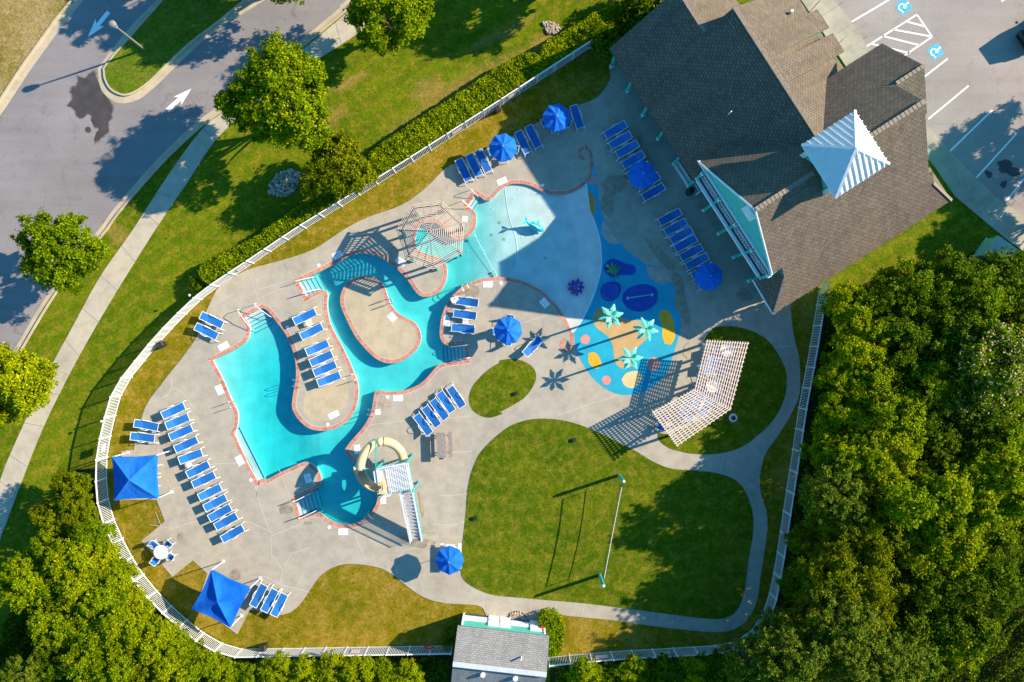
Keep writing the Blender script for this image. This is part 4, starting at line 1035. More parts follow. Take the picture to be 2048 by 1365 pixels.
def make_umbrella():
    r = thing('parasol', 'x', 'parasol')
    mb = MB(); mb.lathe([(.25,0),(.25,.06),(.06,.10)], 12); obj('base', mb, M['black'], r)
    mb = MB(); mb.tube([(0,0,0.05),(0,0,2.62)], .022, 8); mb.lathe([(.0,2.60),(.035,2.62),(.03,2.67),(0,2.69)], 8); obj('pole', mb, M['white'], r)
    mb = MB(); ring = []
    for k in range(8):
        t = 2*math.pi*k/8; 
        ring.append((Vector((.20*math.cos(t), .20*math.sin(t), 2.50)), Vector((.66*math.cos(t), .66*math.sin(t), 2.34)), Vector((1.12*math.cos(t), 1.12*math.sin(t), 2.10)), Vector((1.13*math.cos(t), 1.13*math.sin(t), 1.97))))
    for k in range(8):
        A, C = ring[k], ring[(k+1) % 8]
        for i in range(3):
            m0 = (A[i]+C[i])/2*(.985 if i else 1); m1 = (A[i+1]+C[i+1])/2*(.985 if i < 2 else 1); m0.z -= .018*(i > 0); m1.z -= .018
            mb.face([A[i], A[i+1], m1, m0]); mb.face([m0, m1, C[i+1], C[i]])
    c = obj('canopy', mb, M['cloth'], r)
    mb = MB(); top = Vector((0,0,2.63))
    for k in range(8):
        t0, t1 = 2*math.pi*k/8, 2*math.pi*(k+1)/8; tm = (t0+t1)/2
        a = Vector((.27*math.cos(t0), .27*math.sin(t0), 2.515)); b = Vector((.27*math.cos(t1), .27*math.sin(t1), 2.515)); m_ = Vector((.20*math.cos(tm), .20*math.sin(tm), 2.56))
        mb.face([top, a, m_]); mb.face([top, m_, b])
    obj('vent', mb, M['cloth'], c)
    mb = MB()
    for k in range(8):
        t = 2*math.pi*k/8; mb.tube([(.03*math.cos(t),.03*math.sin(t),2.47),(1.08*math.cos(t),1.08*math.sin(t),2.07)], .010, 4)
    obj('ribs', mb, M['white'], r)
    return r
umb = make_umbrella()
def make_chair():
    r = thing('patio_chair', 'x', 'chair')
    mb = MB()
    for y in (-.26, .26):
        mb.tube([(.28,y,0.02),(.26,y,.42),(.24,y*1.12,.62),(-.20,y*1.12,.64),(-.30,y,.60)], .019, 6); mb.tube([(-.28,y,0.02),(-.20,y,.42),(-.34,y,.88)], .019, 6); mb.tube([(.26,y,.42),(-.20,y,.40)], .018, 6)
    mb.tube([(-.34,-.26,.88),(-.34,.26,.88)], .018, 6); mb.tube([(.26,-.26,.42),(.26,.26,.42)], .018, 6)
    obj('frame', mb, M['white'], r)
    mb = MB(); mb.hexa([(-.20,-.24,.39),(.25,-.24,.41),(.25,.24,.41),(-.20,.24,.39),(-.20,-.24,.402),(.25,-.24,.422),(.25,.24,.422),(-.20,.24,.402)]); obj('seat', mb, M['sling'], r)
    mb = MB(); mb.hexa([(-.21,-.24,.42),(-.34,-.24,.87),(-.34,.24,.87),(-.21,.24,.42),(-.195,-.24,.42),(-.325,-.24,.87),(-.325,.24,.87),(-.195,.24,.42)]); obj('backrest', mb, M['sling'], r)
    return r
chr_ = make_chair()
def make_round_table(name='round_table'):
    r = thing(name, 'x', 'table')
    mb = MB(); mb.lathe([(0,.70),(.56,.70),(.575,.72),(.56,.735),(0,.735)], 28); obj('tabletop', mb, M['light_plastic'], r)
    for k in range(4):
        t = math.pi*k/2 + .78; mb = MB(); mb.tube([(.15*math.cos(t),.15*math.sin(t),.69),(.42*math.cos(t),.42*math.sin(t),0.01)], .02, 6); obj('leg', mb, M['white'], r)
    return r
rt = make_round_table()
def make_side_table():
    r = thing('side_table', 'x', 'side table')
    mb = MB(); mb.box((-.22,-.22,.40), (.22,.22,.43)); 
    obj('tabletop', mb, M['light_plastic'], r)
    for sx in (-1, 1):
        for sy in (-1, 1):
            mb = MB(); mb.box((sx*.18-.02, sy*.18-.02, 0), (sx*.18+.02, sy*.18+.02, .40)); obj('leg', mb, M['light_plastic'], r)
    return r
stb = make_side_table()
def make_picnic(mat):
    r = thing('picnic_table', 'x', 'picnic table')
    mb = MB()
    for k in range(5): mb.box((-.36+k*.146, -1.0, .72), (-.36+k*.146+.136, 1.0, .76))
    obj('tabletop', mb, mat, r)
    for s in (-1, 1):
        mb = MB()
        for k in range(2): mb.box((s*.70-.14+k*.145, -1.0, .42), (s*.70-.14+k*.145+.135, 1.0, .46))
        obj('bench', mb, mat, r)
    for y in (-.68, .68):
        mb = MB(); mb.beam((-.78,y,.38), (.78,y,.38), .04, .09); mb.beam((-.33,y,.68), (.33,y,.68), .04, .09)
        mb.beam((-.62,y+.05,0), (-.2,y+.05,.7), .04, .09); mb.beam((.62,y+.05,0), (.2,y+.05,.7), .04, .09); obj('leg_frame', mb, mat, r)
    return r
index_kids()
def place(proto, x, y, ang, label, group, h=0.0, z=DECKZ, scale=None, rz=None, used=set()):
    """ang: direction of local +x in the photograph, degrees, measured clockwise from the right"""
    p = W(x, y, h); a = -R(ang)
    if proto.name not in used:
        used.add(proto.name); proto.location = (p.x, p.y, z); proto.rotation_euler = (0,0,a); proto['label'] = label
        if group: proto['group'] = group
        if scale: proto.scale = (scale,)*3
        return proto
    o = dup(proto, (p.x, p.y, z), a, label, scale, group)
    return o
EL_ = (('a', 0),)
# the long row by the big pool
an = [-25,-23,-24,-25,-20,-27,-25,-26,-27,-28,-28,-29]
ctr = [(218,98),(255,195),(288,297),(335,405),(375,515),(443,632),(495,725),(552,840),(600,935),(642,1027),(698,1103),(757,1215)]
H0 = .40
for i, ((x, y), a) in enumerate(zip(ctr, an)):
    place(lng, 300+x/4.55, 800+y/4.55, a, 'blue sun lounger, %s from the top in the long row of twelve' % ORD[i], 'long row of twelve loungers', H0)
nm = ['top', 'bottom']
for i, (x, y, a) in enumerate(((293.8,850.8,11.5),(286.7,874.9,7.6))):
    place(lng, x, y, a, 'blue sun lounger by the fence above the square canopy, %s of two' % ('upper' if i == 0 else 'lower'), 'pair of loungers above the canopy', H0)
for i, (x, y, a) in enumerate(((424.5,641,26),(414,663.5,27))):
    place(lng, x, y, a, 'blue sun lounger half on grass near the first pool steps, %s of two' % ('right-hand' if i == 0 else 'left-hand'), 'pair of loungers near the pool steps', H0)
for i, (x, y, a) in enumerate(((610.3,633.5,-26),(624,663.3,-27),(635.3,695.6,-24),(643.4,717.3,-24),(650.6,737.5,-23),(658.7,758.4,-21))):
    place(lng, x, y, a, 'blue sun lounger on the ochre terrace, %s of six from the top' % ORD[i], 'six loungers on the ochre terrace', H0)
for i, (x, y, a) in enumerate(((933.6,604,188),(929.6,629.8,188),(925.6,657,185))):
    place(lng, x, y, a, 'blue sun lounger inside the curve of the wading pool edge, %s of three' % ('upper', 'middle', 'lower')[i] if False else 'blue sun lounger beside the river bend, %s of three' % ('uppermost', 'middle', 'lowest')[i], 'three loungers beside the river bend', H0)
for i, (x, y, a) in enumerate(((846.2,849,-127),(862.7,833,-127),(878.5,818.6,-127),(891.7,804,-126),(912.3,794,-125))):
    place(lng, x, y, a, 'blue sun lounger above the weathered picnic table, %s of five from the left' % ORD[i], 'five loungers above the picnic table', H0)
for i, (x, y, a) in enumerate(((518,1190.5,-63),(540,1200.4,-63),(559,1209,-64))):
    place(lng, x, y, a, 'blue sun lounger right of the tilted canopy, %s of three from the left' % ORD[i], 'three loungers beside the tilted canopy', H0)
place(lng, 1065.8, 692.6, -46.6, 'single blue sun lounger standing alone next to the umbrella and the swirl of brick', None, H0)
for i, (x, y, a) in enumerate(((927.5,341.3,64),(948.5,331.6,64),(967,323.5,64))):
    place(lng, x, y, a, 'blue sun lounger at the top deck edge, %s of three from the left' % ORD[i], 'three loungers at the top deck edge', H0)
for i, (x, y, a) in enumerate(((1046,285.6,63),(1067,274.3,63))):
    place(lng, x, y, a, 'blue sun lounger between the two top umbrellas, %s one' % ('left-hand' if i == 0 else 'right-hand'), 'pair of loungers between the top umbrellas', H0)
place(lng, 1154, 234.8, 71, 'single blue sun lounger right of the topmost umbrella in building shade', None, H0)
for i, (x, y) in enumerate(((1230.6,260.6),(1240.3,281.6),(1254,299.3),(1266,320.3),(1277,342),(1296.7,363.8),(1306.4,384.7))):
    place(lng, x, y, 151, 'shaded blue sun lounger, %s from the top in the upper row along the building' % ORD[i], 'upper shaded row of loungers', H0)
for i, (x, y) in enumerate(((1339,435),(1350.5,455),(1362,471.4),(1370.5,487.6),(1382,505.7),(1393.3,523.8),(1404.5,543),(1417,562))):
    place(lng, x, y, 152, 'shaded blue sun lounger, %s from the top in the lower row along the building' % ORD[i], 'lower shaded row of loungers', H0)
for i, (x, y, a) in enumerate(((1440,714,3),(1434,727,3),(1428,740,4),(1372,812,-62),(1386,820,-62),(1398,800,-62),(1412,812,-62))):
    place(lng, x, y, a, 'blue sun lounger under the white lattice pergola, %s counted from its upper end' % ORD[i], 'loungers under the lattice pergola', H0)
# umbrellas
U = [(1114,232,'topmost blue octagonal umbrella, partly in building shade', 10), (1006,292,'blue octagonal umbrella over a table at the top left of the deck', 10), (1016.3,661,'sunlit blue octagonal umbrella inside the curve of the wading pool', 10),
     (898,1125,'blue octagonal umbrella above the pale picnic table at the bottom', 0), (1287,347,'dark blue umbrella in the upper shaded row of loungers', 0), (1421,552,'dark blue umbrella in the lower shaded row of loungers', 22)]
for x, y, l, a in U: place(umb, x, y, a, l, 'blue umbrellas around the pool', 2.62)
# tables and chairs
def set_(x, y, tl, cl, angs, rad, grp):
    place(rt, x, y, 0, tl, 'round tables', .72)
    c = W(x, y, .72)
    for i, a in enumerate(angs):
        px = c.x/S + CX + math.cos(R(a))*rad; py = CY - c.y/S + math.sin(R(a))*rad
        place(chr_, px, py, a+180, cl[i], grp, 0)
DIR = {0:'right', 1:'below', 2:'left', 3:'above'}
set_(322, 1104.6, 'bare white round table on the concrete pad at the lower left', ['blue patio chair at the white round table, upper left one', 'blue patio chair at the white round table, upper right one with open seat', 'blue patio chair at the white round table, lower right one', 'blue patio chair at the white round table, lower left one'], (-140,-48,32,125), 20, 'chairs at the bare round table')
set_(1016, 661, 'round table below the umbrella inside the curve of the wading pool', ['patio chair under the curve umbrella, left side', 'patio chair under the curve umbrella, near side', 'patio chair under the curve umbrella, far side'], (175,90,-80), 22, 'chairs under the curve umbrella')
set_(1006, 294, 'round table below the sunlit umbrella at the top', ['patio chair peeking out below the sunlit top umbrella', 'patio chair under the left edge of the sunlit top umbrella', 'patio chair under the right edge of the sunlit top umbrella'], (85,160,10), 23, 'chairs under the sunlit top umbrella')
set_(1113, 236, 'round table below the topmost umbrella', ['patio chair peeking out below the topmost umbrella', 'patio chair under the left edge of the topmost umbrella', 'patio chair under the right edge of the topmost umbrella'], (95,160,25), 23, 'chairs under the topmost umbrella')
set_(1426, 771, 'round table under the lattice pergola', ['blue chair at the pergola table, above it', 'blue chair at the pergola table, left of it', 'blue chair at the pergola table, below it'], (-100,160,60), 21, 'chairs under the lattice pergola')
set_(1455, 700, 'round table near the upper end of the lattice pergola', ['blue chair left of the upper pergola table', 'blue chair below the upper pergola table'], (180,80), 20, 'chairs at the upper pergola table')
place(chr_, 1318, 852, 200, 'single blue chair at the lower left corner of the lattice pergola', None, 0)
place(stb, 618, 646.5, -26, 'small pale side table between the first two terrace loungers', 'small side tables', .4)
place(stb, 378.5, 929.5, -20, 'small pale side table in the long row of twelve loungers', 'small side tables', .4)
place(stb, 931, 643.5, 5, 'small pale side table between the two lower loungers beside the river bend', 'small side tables', .4)
pt = make_picnic(M['wood_grey']); p = W(882.5, 890.5, .7); pt.location = (p.x, p.y, DECKZ); pt.rotation_euler = (0,0,R(2)); pt['label'] = 'weathered grey wooden picnic table with two benches below the five loungers'
pt2 = make_picnic(M['light_plastic']); p = W(901.5, 1114, .7); pt2.location = (p.x, p.y, DECKZ); pt2['label'] = 'pale picnic table half hidden under the lowest umbrella'
# towel on a lounger
tw = MB(); n = 7
for i in range(n):
    for j in range(n):
        f = lambda i, j: (-.30+i*.085, -.2+j*.06, .42+.03*math.sin(i*1.1+j*.6)+.02*math.cos(j*1.1-i))
        tw.face([f(i,j), f(i+1,j), f(i+1,j+1), f(i,j+1)])
p = W(910, 600, .4); to = obj('towel', MB() if False else tw, M['towel']); to.location = (p.x, p.y, DECKZ); to.rotation_euler = (0,0,.5); tag(to, 'crumpled white towel at the foot of the uppermost lounger by the river bend', 'towel')
# ------------------------------------------------------------------ fabric canopies
def canopy(corners, apex, hc, ha, label, sag):
    c = [W(x, y, hc) for x, y in corners]; A = W(*apex, ha); ctr_ = sum(c, Vector())/4
    r = thing('shade_canopy', label, 'canopy', (ctr_.x, ctr_.y, 0), 0)
    mb = MB(); n = 8
    for i in range(4):
        p, s_ = c[i], c[(i+1) % 4]
        def pt(u, v): # u along edge, v up
            e = p.lerp(s_, u); inn = math.sin(math.pi*u)*.16*(1-v); e = e + (ctr_-e)*inn*.35
            q_ = e.lerp(A, v); w = math.sin(math.pi*v)*math.sin(math.pi*u); q_.z -= sag*w*(1-.3*v); q_.z += .012*math.sin(u*31+v*9)*w; return q_
        for a in range(n):
            for b in range(n):
                P = [pt(a/n, b/n), pt((a+1)/n, b/n), pt((a+1)/n, (b+1)/n), pt(a/n, (b+1)/n)]
                # keep triangle shape: v=1 collapses to the apex
                mb.face(P[:3] if b == n-1 else P)
        for a in range(n):
            x0, x1 = pt(a/n, 0), pt((a+1)/n, 0); mb.face([x0-Vector((0,0,.28)), x1-Vector((0,0,.28)), x1, x0])
    obj('fabric', mb, M['cloth'], r)
    for p in c:
        mb = MB(); q_ = p + (ctr_-p)*.02; mb.tube([(q_.x, q_.y, 0), (q_.x, q_.y, hc-.02)], .04, 8); o = obj('pole', mb, M['white'], r)
        mb = MB(); mb.box((q_.x-.12,q_.y-.12,0), (q_.x+.12,q_.y+.12,.06)); obj('foot_plate', mb, M['white'], o)
    mb = MB()
    for i in range(4): mb.tube([c[i]-Vector((0,0,.06)), A-Vector((0,0,.05))], .02, 5)
    obj('hip_rafter', mb, M['white'], r)
    return r
canopy(((223.5,914),(313,910.5),(316,997.5),(227,1002)), (257.5,960.5), 2.6, 3.5, 'square blue fabric canopy beside the fence left of the long lounger row', .14)
canopy(((422,1140.5),(500.4,1176.7),(461,1256),(382.4,1219)), (435,1205.5), 2.6, 3.35, 'blue fabric canopy turned on its corner at the lower left', .26)
for i, (x, y, a) in enumerate(((300,935,-170),(298,962,-175))):
    place(lng, x-8, y, a+180, 'lounger almost hidden under the square blue canopy, %s one' % ('upper' if i == 0 else 'lower'), 'loungers under the square canopy', H0)
# ------------------------------------------------------------------ web-shaped pergola over the bay
hc = [W(*p, 3.05) for p in q('E6', (385,180),(765,135),(1052,400),(1022,787),(662,992),(318,862),(205,497))]
ap = W(*q('E6', (612,516))[0], 4.6)
pg = thing('web_pergola', 'seven sided wooden pergola roof of concentric slats over the small bay of the pool', 'pergola', (sum((c.x for c in hc))/7, sum((c.y for c in hc))/7, 0), 0)
for i in range(7):
    p, r = hc[i], hc[(i+1) % 7]; mb = MB()
    for k in range(1, 18):
        t = k/17.3; a = ap.lerp(p, t); b = ap.lerp(r, t); mb.beam(a+Vector((0,0,.05)), b+Vector((0,0,.05)), .038, .11)
    obj('slat_panel', mb, M['wood'], pg)
    mb = MB(); mb.beam(ap, p.lerp(p+(p-ap), .02), .07, .13); obj('hip_rafter', mb, M['wood_dark'], pg)
    mb = MB()
    for s in (.36, .66):
        e = p.lerp(r, s); st = .30; mb.beam(ap.lerp(p if s < .5 else r, .42).lerp(ap.lerp(e, .42), .8), e, .045, .09)
    obj('rafter', mb, M['wood_dark'], pg)
    mb = MB(); a = ap.lerp(p, .86); b = ap.lerp(r, .86); mb.beam(a-Vector((0,0,.14)), b-Vector((0,0,.14)), .09, .2); obj('ring_beam', mb, M['wood_dark'], pg)
    mb = MB(); a = ap.lerp(p, .88); mb.box((a.x-.08,a.y-.08,-.3 if i in (3,) else 0), (a.x+.08,a.y+.08,a.z-.1)); po = obj('post', mb, M['wood_dark'], pg)
    mb = MB(); mb.box((a.x-.13,a.y-.13,.0), (a.x+.13,a.y+.13,.32)); obj('post_base', mb, M['teal_post'], po)
# ------------------------------------------------------------------ lattice pergola in two wings
HP = 2.6
TLa, TRa, EO, EI, Lb, Bb = [W(*p, HP) for p in ((1414.3,682.9),(1495,687.3),(1459.5,818.3),(1390,780),(1307,824.4),(1354.5,890.3))]
lp = thing('lattice_pergola', 'white lattice pergola in two angled wings beside the half moon lawn', 'pergola', (EI.x, EI.y, 0), 0)
def wing(p0, p1, e0, e1, ncross):
    mb = MB()
    for k in range(17):
        a = p0.lerp(p1, k/16); b = e0.lerp(e1, k/16); d = (a-b).normalized(); mb.beam(a+d*.12+Vector((0,0,.03)), b+Vector((0,0,.03)), .072, .04)
    obj('long_slats', mb, M['wood'], lp)
    mb = MB()
    for k in range(ncross):
        t = k/(ncross-1)*.985; a = p0.lerp(e0, t); b = p1.lerp(e1, t); d = (b-a).normalized(); mb.beam(a-d*.12-Vector((0,0,.012)), b+d*.12-Vector((0,0,.012)), .085, .04)
    obj('cross_slats', mb, M['wood'], lp)
    for t in (.06, .5):
        for s in (.12, .88):
            c = p0.lerp(e0, t).lerp(p1.lerp(e1, t), s); mb = MB(); mb.box((c.x-.09,c.y-.09,0), (c.x+.09,c.y+.09,HP-.2)); o = obj('post', mb, M['white'], lp)
    for s in (.12, .88):
        mb = MB(); mb.beam(p0.lerp(p1, s)-Vector((0,0,.17)), e0.lerp(e1, s)-Vector((0,0,.17)), .09, .19); obj('girder', mb, M['wood'], lp)
wing(TLa, TRa, EI, EO, 15); wing(Lb, Bb, EI, EO, 14)
for s in (.12, .88):
    c = EI.lerp(EO, s); mb = MB(); mb.box((c.x-.09,c.y-.09,0), (c.x+.09,c.y+.09,HP-.2)); obj('post', mb, M['white'], lp)
# ------------------------------------------------------------------ palms
def make_palm():
    r = thing('spray_palm', 'x', 'fake palm')
    mb = MB(); mb.tube([(0,0,0),(0,0,1.6),(0,0,3.12)], .085, 10, radii=[.11,.09,.075]); obj('trunk', mb, M['lamp_grey'], r)
    mb = MB(); mb.lathe([(0,3.1),(.09,3.13),(.07,3.22),(0,3.26)], 10); obj('crown_hub', mb, M['red_faded'], r)
    def leaf(az, pitch, L, Wd, z):
        prof = [(0,.05),(.12,.34),(.2,.26),(.3,.62),(.38,.46),(.48,.95),(.56,.62),(.66,.72),(.72,.42),(.84,.38),(1.0,0.0)]
        T = Matrix.Rotation(az, 4, 'Z') @ Matrix.Translation((.05,0,z)) @ Matrix.Rotation(-pitch, 4, 'Y'); mb = MB()
        for sg in (-1, 1):
            for (x0,y0),(x1,y1) in zip(prof, prof[1:]):
                f = lambda x: -.32*x*x*L
                P = [(x0*L,0,f(x0)),(x1*L,0,f(x1)),(x1*L,sg*y1*Wd,f(x1)-.25*y1*Wd),(x0*L,sg*y0*Wd,f(x0)-.25*y0*Wd)]
                P = [T @ Vector(p) for p in P]; D = Vector((0,0,-.015))
                mb.face(P if sg > 0 else P[::-1]); mb.face([p+D for p in (P if sg < 0 else P[::-1])])
                mb.face([P[2], P[3], P[3]+D, P[2]+D])
        obj('leaf', mb, M['mint_leaf'], r)
    for k in range(6): leaf(k*math.pi/3+.25, R(12), .92, .27, 3.12)
    for k in range(4): leaf(k*math.pi/2+.8, R(48), .62, .22, 3.2)
    return r
palm = make_palm(); index_kids()
for i, (x, y, a, l) in enumerate(((1222,633,0,'mint green fake palm tree standing in shade on the brown inlay'),(1291.5,659,25,'mint green fake palm tree on the right of the splash pad'),(1260.5,717,12,'mint green fake palm tree at the lower end of the tan inlay'))):
    place(palm, x, y, a, l, 'fake palms on the splash pad', 3.15)
# ------------------------------------------------------------------ play figures
def flat_root(name, label, c, x, y, h=0, rz=0, z=DECKZ): 
    p = W(*q(c, (x, y))[0], h); return thing(name, label, 'water toy', (p.x, p.y, z), rz)
r = flat_root('turtle_spray', 'green turtle water toy on the navy inlay', 'T1', 370, 385, .3, R(152))
mb = MB(); mb.lathe([(.43,0),(.44,.1),(.40,.28),(.30,.42),(.15,.50),(0,.52)], 18); obj('shell', mb, M['turtle'], r, local=True, smooth_=True)
mb = MB(); mb.tube([(.36,0,.2),(.5,0,.34),(.62,.0,.40),(.74,0,.38)], .09, 10, radii=[.08,.08,.11,.06]); obj('head', mb, M['turtle_head'], r, local=True)
for x, y in ((.33,.33),(.33,-.33),(-.33,.3),(-.33,-.3)):
    mb = MB(); mb.tube([(x*.8,y*.8,.12),(x*1.2,y*1.2,.03)], .08, 8, radii=[.09,.05]); obj('flipper', mb, M['turtle_head'], r, local=True)
mb = MB()
poly = [W2(p) for p in smooth(q('P8', (475,440),(503,383),(570,361),(628,374),(643,420),(617,488),(560,521),(503,506)), n=3, corner=80)]
c0 = sum((Vector(p) for p in poly), Vector((0,0)))/len(poly); rings = [(1,0),(.96,.06),(.8,.16),(.55,.23),(.25,.26)]
for (s0, z0), (s1, z1) in zip(rings, rings[1:]):
    for i in range(len(poly)):
        a, b = Vector(poly[i]), Vector(poly[(i+1) % len(poly)]); P = [c0.lerp(a, s0), c0.lerp(b, s0), c0.lerp(b, s1), c0.lerp(a, s1)]; Z = (z0, z0, z1, z1)
        f = [(*p, DECKZ+.014+z) for p, z in zip(P, Z)]
        if (Vector(f[1])-Vector(f[0])).cross(Vector(f[2])-Vector(f[1])).z < 0: f = f[::-1]
        mb.face(f)
f = [(*c0.lerp(Vector(a), .25), DECKZ+.014+.26) for a in poly]; mb.face(f if area(poly) > 0 else f[::-1])
tag(obj('climbing_mound', mb, M['pad_navy'], smooth_=True), 'low glossy navy rubber mound left of the large navy ellipse', 'play mound')
a, b = W(*q('T1', (655,940))[0], .5), W(*q('T1', (1130,872))[0], .5); m_ = (a+b)/2
r = thing('spray_arch', 'low teal spray arch over the large navy ellipse', 'water toy', (m_.x, m_.y, DECKZ), 0)
mb = MB(); mb.tube([(a.x,a.y,DECKZ),(a.x,a.y,.45)]+[tuple(a.lerp(b, t/8)+Vector((0,0,.28*math.sin(math.pi*t/8)))) for t in range(9)]+[(b.x,b.y,.45),(b.x,b.y,DECKZ)], .05, 8); obj('tube', mb, M['teal_post'], r)
mb = MB(); mb.lathe([(.13,0),(.13,.04)], 10, (a.x,a.y,DECKZ+.014)); mb.lathe([(.13,0),(.13,.04)], 10, (b.x,b.y,DECKZ+.014)); obj('flange', mb, M['steel'], r)
fx = W(1071,453,.5); zf = floorz(np.array([(fx.x, fx.y)]))[0]
r = thing('whale_spray', 'aqua whale water toy with raised tail in the shallow pool', 'water toy', (fx.x, fx.y, zf), R(-25))
T = [(.75,.02,.30,.04),(.62,0,.36,.16),(.40,0,.40,.27),(.12,0,.42,.31),(-.2,0,.44,.26),(-.45,0,.52,.16),(-.66,0,.66,.09),(-.80,0,.80,.05)]
mb = MB(); mb.tube([t[:3] for t in T], .2, 14, radii=[t[3] for t in T]); obj('body', mb, M['fish'], r, local=True, smooth_=True)
mb = MB(); mb.tube([(.05,0,-.02),(.05,0,.2)], .09, 8); obj('pedestal', mb, M['steel'], r, local=True)
for s in (-1, 1):
    mb = MB(); mb.hexa([(-.74,0,.76),(-.98,s*.05,.92),(-1.05,s*.34,1.0),(-.86,s*.24,.9),(-.74,0,.80),(-.98,s*.05,.95),(-1.05,s*.34,1.02),(-.86,s*.24,.93)]); obj('tail_fluke', mb, M['fish'], r, local=True)
    mb = MB(); mb.hexa([(.25,s*.2,.34),(-.02,s*.22,.34),(-.10,s*.62,.20),(.05,s*.60,.20),(.25,s*.2,.38),(-.02,s*.22,.38),(-.10,s*.62,.22),(.05,s*.60,.22)]); obj('fin', mb, M['fish'], r, local=True)
mb = MB(); mb.tube([(.55,-.02,.52),(.1,0,.735),(-.3,0,.66)], .05, 6, radii=[.03,.08,.03]); obj('back_stripe', mb, M['white'], r, local=True)
mb = MB(); mb.lathe([(0,-.07),(.09,0),(0,.07)], 8, (.74,0,.28)); obj('nose', mb, M['pad_orange'], r, local=True)
ox = W(1152.5,574.5,.2); zo = floorz(np.array([(ox.x, ox.y)]))[0]
r = thing('octopus_spray', 'blue purple octopus water toy with curled arms at the shallow edge', 'water toy', (ox.x, ox.y, zo), 0)
mb = MB(); mb.lathe([(.30,0),(.34,.15),(.28,.36),(.15,.48),(0,.52)], 14); obj('head', mb, M['octo'], r, local=True, smooth_=True)
for k in range(9):
    t0 = k*.698+.2; L = .75+.1*math.sin(k*2.3); pts = []
    for s in np.linspace(0, 1, 14):
        rr = .22 + L*.62*min(s*1.5, 1); cu_ = max(0, s-.55)*2.2; an_ = t0+.35*math.sin(3*s)
        x = rr*math.cos(an_); y = rr*math.sin(an_)
        if s > .6: ph = (s-.6)*13; x += .13*(math.cos(an_+ph)-math.cos(an_)) ; y += .13*(math.sin(an_+ph)-math.sin(an_))
        pts.append((x, y, .12+.08*math.sin(s*5)+.1*s))
    mb = MB(); mb.tube(pts, .06, 7, radii=[.085*(1-.65*i/13) for i in range(14)]); am = obj('arm', mb, M['octo'], r, local=True, smooth_=True)
    mb = MB()
    for j in (3, 5, 7, 9): mb.lathe([(0,-.03),(.035,0),(0,.04)], 6, (pts[j][0], pts[j][1], pts[j][2]+.085*(1-.65*j/13)))
    obj('sucker', mb, M['octo_pink'], am, local=True)
for s in (-1, 1):
    mb = MB(); mb.lathe([(0,-.05),(.06,0),(0,.06)], 8, (.16,s*.14,.40)); obj('eye', mb, M['white'], r, local=True)
# ------------------------------------------------------------------ water slide tower
tw_ = thing('water_slide', 'cream spiral water slide with teal tower, grated platform and stairs above the small pool', 'water slide', tuple(W(800,945)), 0)
F4 = [W(769,922), W(826,910), W(837,965), W(777,977)]; PH = 3.0
for c in F4:
    mb = MB(); mb.tube([(c.x,c.y,0),(c.x,c.y,3.95)], .085, 10); po = obj('tower_post', mb, M['teal'], tw_)
    mb = MB(); mb.lathe([(.16,0),(.16,.05)], 12, (c.x,c.y,DECKZ)); obj('post_flange', mb, M['steel'], po)
ctp = sum(F4, Vector())/4
mb = MB(); Z = Vector((0,0,PH))
ins = [c + (ctp-c)*.04 for c in F4]
e1 = (ins[1]-ins[0]); e2 = (ins[3]-ins[0])
for k in range(1, 24):
    a = ins[0].lerp(ins[3], k/24); b = ins[1].lerp(ins[2], k/24); mb.beam(a+Z, b+Z, .045, .04)
for k in range(1, 14):
    a = ins[0].lerp(ins[1], k/14); b = ins[3].lerp(ins[2], k/14); mb.beam(a+Z+Vector((0,0,.01)), b+Z+Vector((0,0,.01)), .05, .035)
obj('platform_grate', mb, M['white'], tw_)
mb = MB(); mb.prism([(c.x, c.y) for c in ins], PH-.09, PH-.05); obj('platform_floor', mb, M['tread'], tw_)
mb = MB()
for i in range(4): mb.beam(ins[i]+Z-Vector((0,0,.12)), ins[(i+1) % 4]+Z-Vector((0,0,.12)), .09, .22)
obj('platform_frame', mb, M['teal'], tw_)
def guard(p, r, n, base=PH, h=1.05, mat='white'):
    mb = MB(); z1 = Vector((0,0,base+h)); z0 = Vector((0,0,base+.08))
    mb.beam(p+z1, r+z1, .06, .06); mb.beam(p+z0, r+z0, .04, .04)
    for k in range(n+1):
        c = p.lerp(r, k/n); mb.beam(c+z0, c+z1, .025, .025)
    obj('guard_rail', mb, M[mat], tw_)
guard(ins[0], ins[1], 20); guard(ins[1], ins[2], 20); guard(ins[3], ins[3].lerp(ins[2], .3), 6); guard(ins[0], ins[0].lerp(ins[3], .45), 8)
mb = MB(); pz = ins[0].lerp(ins[3], .05); pr = ins[0].lerp(ins[3], .45); dd = (ins[1]-ins[0]).normalized()*-.28
mb.hexa([pz+dd+Z, pz+Z, pr+Z, pr+dd+Z, pz+dd+Z*1.33, pz+Z*1.33, pr+Z*1.33, pr+dd+Z*1.33]); obj('side_panel', mb, M['white'], tw_)
